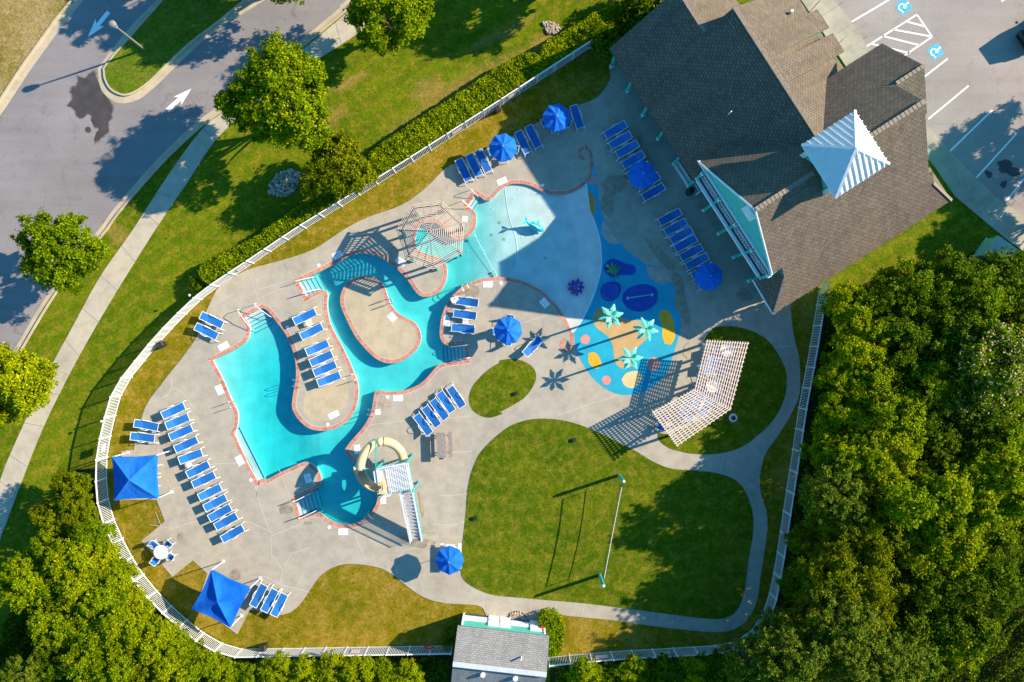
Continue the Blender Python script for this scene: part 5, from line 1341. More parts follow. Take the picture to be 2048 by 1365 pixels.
# stairs
SA, SB = W(813,969), W(836.5,966.5); SC, SD = W(823.5,1081), W(846,1078)
for side_, (p, r) in enumerate(((SA, SC), (SB, SD))):
    mb = MB(); mb.beam(p+Vector((0,0,PH-.06)), r+Vector((0,0,.1)), .06, .24); obj('stringer', mb, M['teal'] if side_ else M['white'], tw_)
    mb = MB(); n = 34; mb.beam(p+Vector((0,0,PH+.95)), r+Vector((0,0,1.0)), .05, .05); mb.beam(p+Vector((0,0,PH+.5)), r+Vector((0,0,.55)), .03, .03)
    for k in range(n+1):
        c = p.lerp(r, k/n); z = PH*(1-k/n); mb.beam(c+Vector((0,0,z+.05)), c+Vector((0,0,z+.97)), .022, .022)
    obj('stair_rail', mb, M['white'], tw_)
for k in range(14):
    t = (k+.5)/14.2; a = SA.lerp(SC, t); b = SB.lerp(SD, t); z = Vector((0,0,PH*(1-t))); mb = MB(); mb.beam(a+z, b+z, .24, .045); obj('stair_tread', mb, M['tread'], tw_)
# flume
fl = [(600,842,3.35),(520,852,3.3),(440,835,3.2),(370,780,3.1),(312,710,3.0),(284,630,2.9),(282,540,2.8),(308,450,2.7),(358,360,2.6),(425,285,2.5),(500,243,2.4),(585,228,2.3),(670,242,2.2),(750,282,2.1),(815,345,2.0),(855,425,1.9),(868,520,1.8),(850,620,1.68),(800,710,1.55),(730,785,1.4),(640,840,1.25),(540,862,1.1),(440,845,.95),(350,795,.8),(285,720,.6),(255,640,.4),(240,560,.2)]
FP = [W(*q('E5', (x, y))[0], h) for x, y, h in fl]
def crn(P, n=3):
    out = []
    for i in range(len(P)-1):
        p0 = P[max(0,i-1)]; p1 = P[i]; p2 = P[i+1]; p3 = P[min(len(P)-1,i+2)]
        for k in range(n):
            u = k/n; out.append(0.5*((2*p1)+(p2-p0)*u+(2*p0-5*p1+4*p2-p3)*u*u+(-p0+3*p1-3*p2+p3)*u**3))
    return out + [P[-1]]
def flume(P, a0, a1, r, name, n=14):
    mb = MB(); rg = []
    for i, p in enumerate(P):
        d = (P[min(i+1, len(P)-1)]-P[max(i-1, 0)]).normalized(); sd = d.cross(Vector((0,0,1))).normalized(); up = sd.cross(d)
        b = len(mb.v)
        for rr in (r, r-.035):
            for k in range(n+1):
                t = R(a0+(a1-a0)*k/n); mb.v.append(tuple(p + sd*math.cos(t)*rr + up*math.sin(t)*rr))
        rg.append(b)
    for a, b in zip(rg, rg[1:]):
        for k in range(n):
            mb.f.append((a+k, b+k, b+k+1, a+k+1)); o_ = n+1; mb.f.append((a+o_+k+1, b+o_+k+1, b+o_+k, a+o_+k))
        for k in (0, n): mb.f.append((a+k, a+k+n+1, b+k+n+1, b+k))
    for a in (rg[0], rg[-1]):
        for k in range(n): mb.f.append((a+k, a+k+1, a+k+1+n+1, a+k+n+1))
    mb.uv = [None]*len(mb.f); mb.m = [0]*len(mb.f); return obj(name, mb, M['cream'], tw_, smooth_=True)
flume(crn(FP[0:6]), -195, 15, .34, 'open_flume'); flume(crn(FP[5:11]), -90, 270, .35, 'covered_flume', 22); flume(crn(FP[11:17]), -90, 270, .35, 'covered_flume', 22); flume(crn(FP[16:]), -195, 15, .34, 'open_flume')
flume(FP[10:12]+[FP[11]*1.0], -90, 270, .33, 'covered_flume', 22)
mb = MB(); e = W(*q('E5', (572,850))[0], 3.55)
for k in range(4): mb.tube([e + Vector((.16*math.cos(t)-.02, .30*math.sin(t), .0)) * (1-.22*k) + Vector((0,0,-.08*k+.15)) for t in np.linspace(R(-100), R(100), 9)], .03, 6)
ep = q('E5', (512,745),(600,735),(632,860),(612,945),(538,950),(515,850)); e3 = [W(*p, 3.4) for p in ep]
mb.prism([(p.x, p.y) for p in e3], 3.05, 3.36); obj('entry_section', mb, M['cream'], tw_)
cc = W(766,928)
mb = MB(); mb.tube([(cc.x,cc.y,0),(cc.x,cc.y,3.7)], .12, 12); col_ = obj('support_column', mb, M['teal'], tw_)
for tx, ty, h in ((484,200,3.0),(250,600,3.1)):
    t_ = W(*q('E5', (tx, ty))[0], h); mb = MB(); mb.beam((cc.x,cc.y,3.35), t_, .07, .09); mb.beam((cc.x,cc.y,2.5), t_-Vector((0,0,.35)), .05, .06); mb.tube([t_-Vector((0,0,.6)), t_+Vector((0,0,.1))], .05, 8); obj('support_arm', mb, M['teal'], tw_)
cb = W(752,893); mb = MB(); mb.tube([(cb.x,cb.y,0),(cb.x,cb.y,2.75)], .09, 10); obj('support_column', mb, M['teal'], tw_)
# ------------------------------------------------------------------ volleyball net
A, Bn = W(1237.5,950.5), W(1199,1150)
vn = thing('volleyball_net', 'teal padded volleyball posts with a white topped net on the play lawn', 'volleyball net', tuple((A+Bn)/2), 0)
for c in (A, Bn):
    mb = MB(); mb.tube([(c.x,c.y,0.05),(c.x,c.y,2.85)], .13, 12); po = obj('post', mb, M['teal_post'], vn); mb = MB(); mb.lathe([(.10,0),(.10,.12),(0,.15)], 12, (c.x,c.y,2.85)); obj('post_cap', mb, M['white'], po)
d = (Bn-A).normalized(); a = A+d*.5; b = Bn-d*.5
def sag(t, z): return a.lerp(b, t)+Vector((0,0,z-.10*math.sin(math.pi*t)))
mb = MB()
for k in range(16): mb.beam(sag(k/16, 2.52), sag((k+1)/16, 2.52), .03, .07)
obj('top_band', mb, M['white'], vn)
mb = MB()
for k in range(16): mb.beam(sag(k/16, 1.5), sag((k+1)/16, 1.5), .02, .05)
for z in (1.75,2.0,2.25):
    for k in range(16): mb.beam(sag(k/16, z), sag((k+1)/16, z), .003, .003)
for k in range(61): mb.beam(sag(k/60, 1.5), sag(k/60, 2.5), .003, .003)
for e, f in ((a, A), (b, Bn)):
    mb.tube([e+Vector((0,0,2.52)), f+Vector((0,0,2.7))], .012, 5); mb.tube([e+Vector((0,0,1.5)), f+Vector((0,0,1.4))], .012, 5); mb.beam(e+Vector((0,0,1.48)), e+Vector((0,0,2.54)), .04, .03)
obj('netting', mb, M['black'], vn)
# ------------------------------------------------------------------ street lamp, sign posts, bins, ring, lights, cabinet
def lamp(bx, by, tx, ty, h, label):
    b = W(bx, by); t = W(tx, ty, h); r = thing('street_lamp', label, 'street lamp', tuple(b), 0)
    mb = MB(); mb.tube([b, (b.x, b.y, h*.6), (b.x, b.y, h-.1)], .07, 8, radii=[.09,.075,.06]); obj('pole', mb, M['lamp_grey'], r)
    c = Vector((b.x, b.y, h)); mb = MB(); mb.lathe([(.05,-.15),(.16,0),(.24,.16),(.27,.42),(.18,.56),(0,.60)], 12, tuple(c)); obj('lantern', mb, M['lamp_grey'], r)
    mb = MB(); mb.lathe([(.0,-.14),(.15,-.13),(.2,.05),(.0,.06)], 12, (c.x, c.y, c.z+.05)); obj('lens', mb, M['light_plastic'], r)
lamp(291, 101, 224, 45, 4.9, 'tall grey street lamp standing in the grass median of the road')
def signpost(x, y, h, w, hh, label, mat='lamp_grey', ang=0):
    b = W(x, y); r = thing('sign_post', label, 'sign', tuple(b), ang)
    mb = MB(); mb.tube([(0,0,0),(0,0,h)], .035, 6); obj('pole', mb, M['steel'], r, local=True)
    mb = MB(); mb.box((-.02,-w/2,h-hh), (.02,w/2,h)); obj('plate', mb, M[mat], r, local=True)
signpost(1977, 428, 1.85, .32, .45, 'short sign post at the sidewalk edge right of the building', 'teal_post', R(-60))
signpost(1617, 27, 2.3, .35, .5, 'upper parking sign post on the front sidewalk', 'wood_dark', R(-50)); signpost(1670, 94, 1.9, .35, .5, 'lower parking sign post on the front sidewalk', 'box_green', R(-50))
def bin_(x, y, label, rz=0, h=.95):
    b = W(x, y, .5); r = thing('trash_bin', label, 'trash bin', (b.x, b.y, 0), rz)
    mb = MB(); mb.lathe([(.24,0),(.29,h*.85)], 4, M=Matrix.Rotation(.785, 4, 'Z')); obj('bin_body', mb, M['black'], r, local=True)
    mb = MB(); mb.lathe([(.34,h*.85),(.34,h*.93),(.22,h)], 4, M=Matrix.Rotation(.785, 4, 'Z')); obj('lid', mb, M['black'], r, local=True)
bin_(324, 689.5, 'black trash bin against the fence near the first pool steps', .6); bin_(995.5, 219.5, 'black trash bin against the fence above the top umbrellas', .5); bin_(528, 1294, 'black trash bin against the fence below the lower lawn', .1)
b = W(1380, 383, .6); r = thing('litter_urn', 'round black litter bin beside the porch railing', 'trash bin', (b.x, b.y, DECKZ)); mb = MB(); mb.lathe([(.26,0),(.32,.5),(.30,.85),(.22,1.0),(0,1.05)], 16); obj('drum', mb, M['black'], r, local=True)
b = W(857, 1296, 1.2); r = thing('life_ring', 'red life ring hanging on the fence left of the pump house', 'life ring', (b.x, b.y, 1.2), 0)
mb = MB(); mb.tube([(.30*math.cos(t), .05, .30*math.sin(t)) for t in np.linspace(0, 2*math.pi, 25)], .06, 8, cap=False); obj('ring', mb, M['red'], r, local=True)
cp = W(1990, 508, .7); r = thing('electrical_cabinet', 'pale green electrical cabinet at the edge of the woods beside the sidewalk', 'utility box', (cp.x, cp.y, 0), R(-35))
mb = MB(); mb.box((-.95,-.85,.1), (.95,.85,1.3)); mb.box((-1.05,-.95,0),(1.05,.95,.1)); obj('housing', mb, M['box_green'], r, local=True)
mb = MB(); mb.hexa([(-1.0,-.92,1.3),(1.0,-.92,1.3),(1.0,.92,1.3),(-1.0,.92,1.3),(-1.0,-.92,1.36),(1.0,-.92,1.36),(1.0,.92,1.62),(-1.0,.92,1.62)]); obj('lid', mb, M['box_green'], r, local=True)
for i, (x, y) in enumerate(((1032,787),(1148,880),(1466,836),(950,1036))):
    p = W(x, y); r = thing('ground_light', ['small black lawn light in the kidney shaped bed','small black lawn light at the top of the play lawn','small black lawn light below the lattice pergola','small black lawn light at the left edge of the play lawn'][i], 'lawn light', (p.x, p.y, .05), .4)
    mb = MB(); mb.box((-.15,-.15,0), (.15,.15,.2)); obj('light_housing', mb, M['black'], r, local=True)
    if i in (2,): mb = MB(); mb.lathe([(.36,0),(.34,.02)], 12); obj('collar', mb, M['light_plastic'], r, local=True)
for i, (x, y) in enumerate(((379,591),(203,843),(274,1165))):
    p = W(x, y, 1.95); r = thing('fence_light', 'small white lamp on a fence post, %s' % ('near the hedge end', 'above the square canopy', 'left of the round table')[i], 'fence lamp', (p.x, p.y, 1.88))
    mb = MB(); mb.lathe([(.04,0),(.09,.05),(.09,.14),(0,.19)], 10); obj('globe', mb, M['white'], r, local=True)
# rope with floats across the pool
a = W(*q('P7', (228,905))[0]); b = W(*q('P7', (455,1325))[0]); r = thing('float_rope', 'rope with small blue and white floats across the pool mouth', 'float rope', (a.x, a.y, WZ))
mb = MB(); mb.tube([a.lerp(b, t/10)+Vector((0,0,WZ+.02)) for t in range(11)], .010, 4); obj('rope', mb, M['white'], r)
for t in (.015,.04,.09,.115,.90,.925,.965,.985):
    c = a.lerp(b, t); mb = MB(); mb.lathe([(0,-.09),(.055,-.05),(.055,.05),(0,.09)], 8, (c.x,c.y,WZ+.03)); obj('float', mb, M['white' if t in (.04,.09,.925,.985) else 'fish'], r)
# ------------------------------------------------------------------ deck stencils (flat signs) and skimmer lids
def text_mesh(txt, size):
    cu_ = bpy.data.curves.new('t', 'FONT'); cu_.body = txt; cu_.size = size; cu_.align_x = 'CENTER'; cu_.align_y = 'CENTER'; cu_.extrude = .002
    o = bpy.data.objects.new('t', cu_); COL.objects.link(o); me = bpy.data.meshes.new_from_object(o); bpy.data.objects.remove(o); bpy.data.curves.remove(cu_)
    me.materials.clear(); me.materials.append(M['red_faded']); return me
TM = {}
SG = [(447.5,693,.46,.89,.86,.5,'beside the first pool steps'),(439.5,780,.9,-.4,.76,.56,'left of the big pool, upper one'),(480,921,.88,-.45,.76,.56,'left of the big pool, lower one'),(616.4,956.6,.95,-.3,.72,.52,'on the tongue between the pools'),(714.7,899,-.98,.1,.72,.48,'left of the water slide'),
      (686.5,1063.8,0,-1,.76,.5,'below the small round pool'),(766,1000,-1,.12,.66,.46,'under the slide tower'),(796.2,796.4,0,-1,.80,.48,'above the five loungers'),(756,824.6,-1,.1,.42,.4,'small one beside the narrow channel'),(667.6,830,.45,.89,.86,.46,'at the end of the ochre terrace'),
      (674.8,510.6,.45,.89,.80,.5,'above the river steps'),(802,523.5,-.5,.85,.80,.48,'under the wooden pergola edge'),(784.4,634.7,.75,-.66,.66,.56,'on the bean shaped island'),(975.5,569,0,-1,.76,.5,'above the three river bend loungers'),(1089,606.4,.75,-.66,.72,.56,'in the building shade near the swirl'),
      (893.3,644,-1,0,.80,.48,'left of the river bend loungers'),(1004.2,363,.4,.9,.80,.48,'at the top curve of the wading pool'),(929.7,439,1,.1,.5,.42,'right of the web pergola')]
for x, y, ux, uy, w, h, l in SG:
    p = W(x, y); rz = math.atan2(-uy, ux) - math.pi/2
    o = thing('deck_sign', 'white NO DIVING panel, %s' % l, 'deck sign', (p.x, p.y, DECKZ+.008), rz, 'no diving panels round the pool')
    mb = MB(); mb.box((-w/2,-h/2,0), (w/2,h/2,.008)); obj('panel', mb, M['sign_white'], o, local=True)
    for k, (t, yy) in enumerate((('NO', h*.22), ('DIVING', -h*.16))):
        key = (t, round(w, 2))
        if key not in TM: TM[key] = text_mesh(t, w*.25)
        c = bpy.data.objects.new('lettering', TM[key]); COL.objects.link(c); c.parent = o; c.location = (0, yy, .011)
for i, (x, y) in enumerate(((575,655),(502,960.5),(655.5,849.3),(637.4,531.3),(774.8,794.4),(1001.8,566.4),(658.6,1055),(1085,371.3),(893,633))):
    p = W(x, y); mb = MB(); mb.lathe([(.14,0),(.135,.014),(.11,.016)], 18, (p.x, p.y, DECKZ+.004)); mb.lathe([(.03,.016),(.03,.022)], 8, (p.x, p.y, DECKZ+.004))
    tag(obj('skimmer_lid', mb, M['sign_white']), 'round white skimmer lid in the deck, %s' % ['left of the terrace loungers','by the lowest corner of the big pool','at the end of the ochre terrace','above the river steps','above the five loungers','above the river bend','below the small round pool','at the top curve of the wading pool','left of the river bend loungers'][i], 'skimmer lid', 'skimmer lids round the pool')
# ------------------------------------------------------------------ hand rails and ladders
def rail(c, deck_, wat, label, h=.85, n_=1):
    a, b = [W(*p) for p in q(c, deck_, wat)]; r = thing('hand_rail', label, 'hand rail', tuple(a)); z = Vector((0,0,1))
    mb = MB(); mb.tube([a, a+z*.6, a+z*.8+(b-a)*.06, a+z*h+(b-a)*.14, a+(b-a)*.55+z*(h*.72), b+z*.25-(b-a)*.04, b-z*.05, b-z*.75], .024, 7); obj('tube', mb, M['white'], r)
rail('P3', (140,532), (350,465), 'upper hand rail at the river steps'); rail('P3', (225,668), (435,615), 'lower hand rail at the river steps')
rail('P1', (700,115), (885,275), 'right hand rail at the first pool steps'); rail('P1', (500,185), (660,440), 'left hand rail at the first pool steps')
rail('P4', (1725,62), (1490,92), 'upper hand rail at the steps left of the curve umbrella'); rail('P4', (1735,218), (1510,268), 'lower hand rail at the steps left of the curve umbrella')
rail('P5', (170,760), (395,655), 'upper hand rail at the small round pool steps'); rail('P5', (245,962), (445,880), 'lower hand rail at the small round pool steps')
rail('P7', (200,492), (275,560), 'upper hand rail at the wading pool corner steps'); rail('P7', (118,602), (200,665), 'lower hand rail at the wading pool corner steps')
def ladder(p1, p2, inward, label):
    a, b = W(*p1), W(*p2); iv = Vector((inward[0], -inward[1], 0)).normalized(); r = thing('pool_ladder', label, 'pool ladder', tuple((a+b)/2), 0, 'pool ladders'); z = Vector((0,0,1))
    for c in (a, b):
        mb = MB(); s = c - iv*.42; mb.tube([s, s+z*.55, s+z*.78+iv*.12, c+z*.80, c+iv*.16+z*.7, c+iv*.20+z*.3, c+iv*.20-z*.9], .022, 7); obj('side_rail', mb, M['steel'], r)
    for zz in (-.25,-.5,-.75):
        mb = MB(); mb.beam(a+iv*.22+z*zz, b+iv*.22+z*zz, .07, .03); obj('rung', mb, M['light_plastic'], r)
ladder((463.5,803.5), (467,814), (1,-.35), 'pool ladder on the left edge of the big pool'); ladder((593,760), (592.5,772), (-1,-.1), 'pool ladder on the left edge of the ochre terrace')
ladder((707,749), (712.5,760), (1,-.3), 'pool ladder on the right edge of the ochre terrace'); ladder((777,598.5), (781,607.5), (.9,-.4), 'pool ladder on the right edge of the bean shaped island')
ladder((925,577), (935,571), (-.5,-.85), 'pool ladder above the river bend loungers'); ladder((734,1035), (742,1028), (-.7,-.7), 'pool ladder at the lower right of the small round pool')
ladder((742.5,819), (740.5,829), (-1,-.2), 'pool ladder beside the narrow channel')
# ------------------------------------------------------------------ fence signs
for i, (fx_, fy_, w) in enumerate(((932,255,.9),(492,532,.7),(1218,1301,1.0),(1333,1294,.7),(1036,186,.5),(203,905,.6),(712,1293,.7))):
    lst = postsA if i not in (2, 3) else postsB
    best = min(range(len(lst)-1), key=lambda k: ((lst[k]+lst[k+1])/2 - W(fx_, fy_)).length)
    a, b = lst[best], lst[best+1]; d = (b-a).normalized(); nn = Vector((-d.y, d.x, 0)); 
    if nn.dot(-a) < 0: nn = -nn
    c = (a+b)/2 + nn*.05; mb = MB(); z = Vector((0,0,1)); mb.hexa([c-d*w/2+z*.75-nn*.008, c+d*w/2+z*.75-nn*.008, c+d*w/2+z*.75+nn*.008, c-d*w/2+z*.75+nn*.008, c-d*w/2+z*1.35-nn*.008, c+d*w/2+z*1.35-nn*.008, c+d*w/2+z*1.35+nn*.008, c-d*w/2+z*1.35+nn*.008])
    tag(obj('fence_sign', mb, M['sign_pink']), 'faded pink warning sign on the fence, %s' % ['above the top umbrellas','at the lower end of the long hedge','right of the pump house, larger one','right of the pump house, smaller one','near the gap between two hedges','above the square canopy','below the lower lawn'][i], 'fence sign', 'faded signs on the fence')
# ------------------------------------------------------------------ parked car (just inside the right edge)
def car():
    c = W(2083, 62); r = thing('parked_car', 'black off-road car at the right edge of the car park', 'car', (c.x, c.y, 0), R(35))
    def loft(secs, n=4):
        mb = MB()
        for (x0, w0, z0, t0), (x1, w1, z1, t1) in zip(secs, secs[1:]):
            mb.hexa([(x0,-w0,z0),(x1,-w1,z1),(x1,w1,z1),(x0,w0,z0),(x0,-w0*.96,t0),(x1,-w1*.96,t1),(x1,w1*.96,t1),(x0,w0*.96,t0)])
        return mb
    obj('body', loft([(-2.3,.82,.45,.85),(-2.15,.93,.35,1.02),(-1.2,.96,.32,1.06),(.8,.96,.32,1.06),(1.9,.94,.35,1.0),(2.25,.84,.42,.88)]), M['car'], r, local=True)
    obj('cabin', loft([(-2.1,.84,1.04,1.1),(-1.9,.82,1.04,1.72),(.25,.80,1.04,1.78),(1.0,.84,1.04,1.1)]), M['car'], r, local=True)
    mb = MB(); mb.hexa([(.32,-.70,1.70),(.98,-.74,1.13),(.98,.74,1.13),(.32,.70,1.70),(.34,-.70,1.73),(1.0,-.74,1.16),(1.0,.74,1.16),(.34,.70,1.73)]); obj('windscreen', mb, M['glass'], r, local=True)
    for s in (-1, 1):
        mb = MB(); mb.box((-1.7,s*.83-.01,1.15), (.2,s*.83+.01,1.6)); obj('side_window', mb, M['glass'], r, local=True)
        mb = MB(); mb.lathe([(0,-.08),(.13,0),(0,.08)], 6, (.75,s*1.08,1.12)); obj('mirror', mb, M['car'], r, local=True)
        mb = MB(); mb.lathe([(0,-.08),(.13,0),(0,.08)], 8, (2.22,s*.62,.72)); obj('headlight', mb, M['white'], r, local=True)
        for x in (-1.4, 1.4):
            mb = MB(); mb.lathe([(.36,-.11),(.37,0),(.36,.11)], 18, M=Matrix.Translation((x, s*.86, .37)) @ Matrix.Rotation(R(90), 4, 'X')); w_ = obj('wheel', mb, M['tyre'], r, local=True)
            mb = MB(); mb.lathe([(.2,-.125),(.2,.125)], 14, M=Matrix.Translation((x, s*.86, .37)) @ Matrix.Rotation(R(90), 4, 'X')); obj('rim', mb, M['steel'], w_, local=True)
car()
# ------------------------------------------------------------------ vegetation
def leafmesh(name, C, Nrm, size, mat, seed, elong=1.5):
    rng = np.random.default_rng(seed); n = len(C)
    Nrm = Nrm/np.linalg.norm(Nrm, axis=1)[:, None]
    t = rng.normal(size=(n, 3)); t -= (t*Nrm).sum(1)[:, None]*Nrm; t /= np.linalg.norm(t, axis=1)[:, None]
    b = np.cross(Nrm, t); s = (size*rng.uniform(.65, 1.35, n))[:, None]
    V = np.empty((n, 4, 3)); V[:, 0] = C - t*s*elong*.5; V[:, 1] = C + b*s*.5; V[:, 2] = C + t*s*elong*.5; V[:, 3] = C - b*s*.5
    me = bpy.data.meshes.new(name); me.vertices.add(n*4); me.vertices.foreach_set('co', V.reshape(-1))
    me.loops.add(n*4); me.loops.foreach_set('vertex_index', np.arange(n*4, dtype=np.int32)); me.polygons.add(n); me.polygons.foreach_set('loop_start', np.arange(0, n*4, 4, dtype=np.int32))
    me.materials.append(M[mat]); me.update(calc_edges=True); return me
def unit(rng, n):
    v = rng.normal(size=(n, 3)); return v/np.linalg.norm(v, axis=1)[:, None]
def crownpts(seed, Rr, H, zc, ncl, per, clr=(.20,.32), low=-.35, spike=0.):
    rng = np.random.default_rng(seed); d = unit(rng, ncl*3); d = d[d[:, 2] > low][:ncl]
    rad = rng.uniform(.35, 1., len(d))**.6*.86
    # lobed outline
    az = np.arctan2(d[:, 1], d[:, 0]); lob = 1 + .16*np.sin(3*az+seed) + .10*np.sin(5*az+seed*2.1)
    cc_ = d*rad[:, None]*np.array([Rr, Rr, H])*lob[:, None] + [0, 0, zc]
    P = []; Nn = []; c0 = np.array([0, 0, zc-H*.4])
    for c, dd in zip(cc_, d):
        r = Rr*rng.uniform(*clr); ns = 7; sc_ = c + unit(rng, ns)*r*(rng.uniform(.2, 1., ns)**.5)[:, None]*[1, 1, .7] + dd*spike*rng.uniform(0, 1.6, ns)[:, None]
        for s in sc_:
            m = max(4, int(per/ns*rng.uniform(.5, 1.5))); off = rng.normal(size=(m, 3))*r*rng.uniform(.16, .30)*[1, 1, .6]
            p = s + off; out = p - c0; out /= np.linalg.norm(out, axis=1)[:, None]
            P.append(p); Nn.append(out*.55 + [0, 0, .35] + rng.normal(size=(m, 3))*.45)
    return np.concatenate(P), np.concatenate(Nn), cc_
def make_tree(name, catg, seed, Rr, H, zc, ncl, per, ls, mat, trunk=.16, blossom=False, **kw):
    r = thing(name, 'x', catg); P, Nn, cc_ = crownpts(seed, Rr, H, zc, ncl, per, **kw)
    k = P[:, 2] > .1; P, Nn = P[k], Nn[k]
    o = bpy.data.objects.new('crown', leafmesh('crown', P, Nn, ls, mat, seed)); COL.objects.link(o); o.parent = r
    mb = MB(); rnd = random.Random(seed); top = zc + H*.35
    mb.tube([(0,0,0),(.05,.04,zc*.5),(.0,.1,top)], trunk, 8, radii=[trunk*1.3, trunk*.9, trunk*.25])
    for c in rnd.sample(list(cc_), min(14, len(cc_))):
        s = Vector((0,.05,max(.5, zc*.35+rnd.uniform(0, .4)*H))); e = Vector(c)*.92+Vector((0,0,-.1)); mb.tube([s, s.lerp(e, .5)+Vector((0,0,.15)), e], .05, 5, radii=[trunk*.5, trunk*.28, trunk*.08])
    obj('trunk', mb, M['bark'], r, local=True)
    if blossom:
        rng = np.random.default_rng(seed+9); k = P[:, 2] > zc; Pb = P[k][rng.integers(0, k.sum(), 1500)] + rng.normal(size=(1500, 3))*.05 + [0,0,.1]
        o = bpy.data.objects.new('blossom', leafmesh('blossom', Pb, unit(rng, 1500)*.6+[0,0,1], .11, 'blossom', seed, 1.0)); COL.objects.link(o); o.parent = r
    return r
PR = {
 'big': make_tree('street_tree', 'tree', 11, 3.8, 2.8, 5.6, 200, 330, .12, 'leaf', .2, clr=(.10,.19), spike=.35),
 'big2': make_tree('street_tree', 'tree', 12, 2.9, 2.2, 4.4, 160, 280, .11, 'leaf_b', .16, clr=(.11,.21), spike=.25),
 'olive': make_tree('round_tree', 'tree', 13, 2.65, 1.9, 3.2, 190, 190, .10, 'leaf_o', .16, clr=(.12,.2), low=-.6),
 'deep': make_tree('street_tree', 'tree', 14, 3.0, 2.4, 4.3, 165, 280, .11, 'leaf', .17, clr=(.11,.2), spike=.22),
 'w1': make_tree('broadleaf_tree', 'tree', 21, 2.3, 2.0, 4.6, 95, 210, .11, 'leaf_b', .12, clr=(.13,.26), spike=.3),
 'w2': make_tree('broadleaf_tree', 'tree', 22, 2.3, 1.8, 4.4, 90, 210, .105, 'leaf', .12, clr=(.13,.28), spike=.2),
 'w3': make_tree('broadleaf_tree', 'tree', 23, 2.4, 2.0, 4.0, 95, 200, .105, 'leaf_d', .12, clr=(.13,.28), spike=.2),
 'w4': make_tree('broadleaf_tree', 'tree', 24, 2.3, 1.9, 4.2, 95, 200, .095, 'leaf_o', .12, clr=(.13,.25), spike=.15),
 'pine': make_tree('pine_tree', 'pine', 25, 2.5, 2.6, 6.0, 120, 190, .09, 'leaf_g', .14, clr=(.10,.19), spike=.4),
 'mim': make_tree('silk_tree', 'flowering tree', 26, 3.1, 1.7, 4.6, 110, 180, .11, 'leaf', .14, blossom=True, clr=(.13,.25)),
 'cone': make_tree('cypress_tree', 'tree', 27, 1.35, 2.6, 3.6, 90, 130, .09, 'leaf_b', .1, clr=(.25,.4), low=-.8),
 'shrub': make_tree('shrub', 'shrub', 28, 1.3, 1.0, 1.1, 44, 150, .10, 'leaf_b', .06, clr=(.22,.4)),
 'shrubd': make_tree('shrub', 'shrub', 29, 1.3, 1.0, 1.1, 44, 150, .10, 'leaf_d', .06, clr=(.22,.4)),
}
index_kids()
ZC = dict(big=5.6, big2=4.4, olive=3.4, deep=4.3, w1=4.6, w2=4.4, w3=4.0, w4=4.2, pine=6.0, mim=4.6, cone=3.6, shrub=1.1, shrubd=1.1)
RR = dict(big=4.0, big2=3.0, olive=2.75, deep=3.15, w1=2.3, w2=2.3, w3=2.4, w4=2.3, pine=2.5, mim=3.1, cone=1.35, shrub=1.3, shrubd=1.3)
rt_ = random.Random(5)
def tree(kind, x, y, rpx, label, group, s=None, tall=1.0):
    sc_ = s or max(.55, rpx*S*.93/RR[kind]); o = place(PR[kind], x, y, rt_.uniform(0, 360), label, group, ZC[kind]*sc_*tall, 0.0, sc_)
    o.scale = (sc_, sc_, sc_*tall); return o
tree('big', 563, 196, 114, 'large bright green tree between the road and the sidewalk', 'street trees', 1.03)
tree('big2', 775, 22, 88, 'bright green tree at the top edge left of the long lawn', 'street trees', 1.08)
tree('olive', 672, 335, 74, 'round dark green tree standing in the long hedge line', None, 1.02)
tree('deep', 122, 502, 92, 'rounded green tree on the verge at the left edge beside the road', 'street trees', 1.02)
tree('big2', 18, 768, 80, 'bright green tree at the left edge beside the sidewalk', 'street trees', 1.05)
# trees just outside the frame whose shadows fall into it
tree('big2', 560, -88, 90, 'tree beyond the top edge shading the road median', None, 1.15); tree('deep', 395, -115, 90, 'tree beyond the top edge above the arrow lane', None, 1.0); tree('big2', 1175, -95, 90, 'tree beyond the top edge above the hedge', None, 1.1)
tree('big', 2330, 205, 100, 'large tree beyond the right edge shading the car park', None, 1.0); tree('big', 2240, 400, 100, 'second large tree beyond the right edge shading the bays', None, .8)
tree('shrubd', 1290, 8, 40, 'dark bush at the top left corner of the building', None, 1.5); tree('shrubd', 1262, 30, 30, 'small dark bush at the end of the upper hedge', None, 1.1); tree('shrubd', 1213, 85, 30, 'dark bush in the shade at the fence end', None, 1.2)
tree('shrubd', 905, 1272, 20, 'dark bush left of the pump house', None, .7); tree('shrubd', 397, 572, 18, 'small dark shrub at the lower end of the hedge', None, .55)
LOOK = dict(w1='bright green leafy tree', w2='mid green leafy tree', w3='dark green leafy tree', w4='yellowish green leafy tree', pine='grey green pine', mim='tree dotted with pink blossom', cone='dense pointed bright green tree', shrub='bright green shrub', shrubd='dark shrub', olive='round olive tree', big='large green tree')
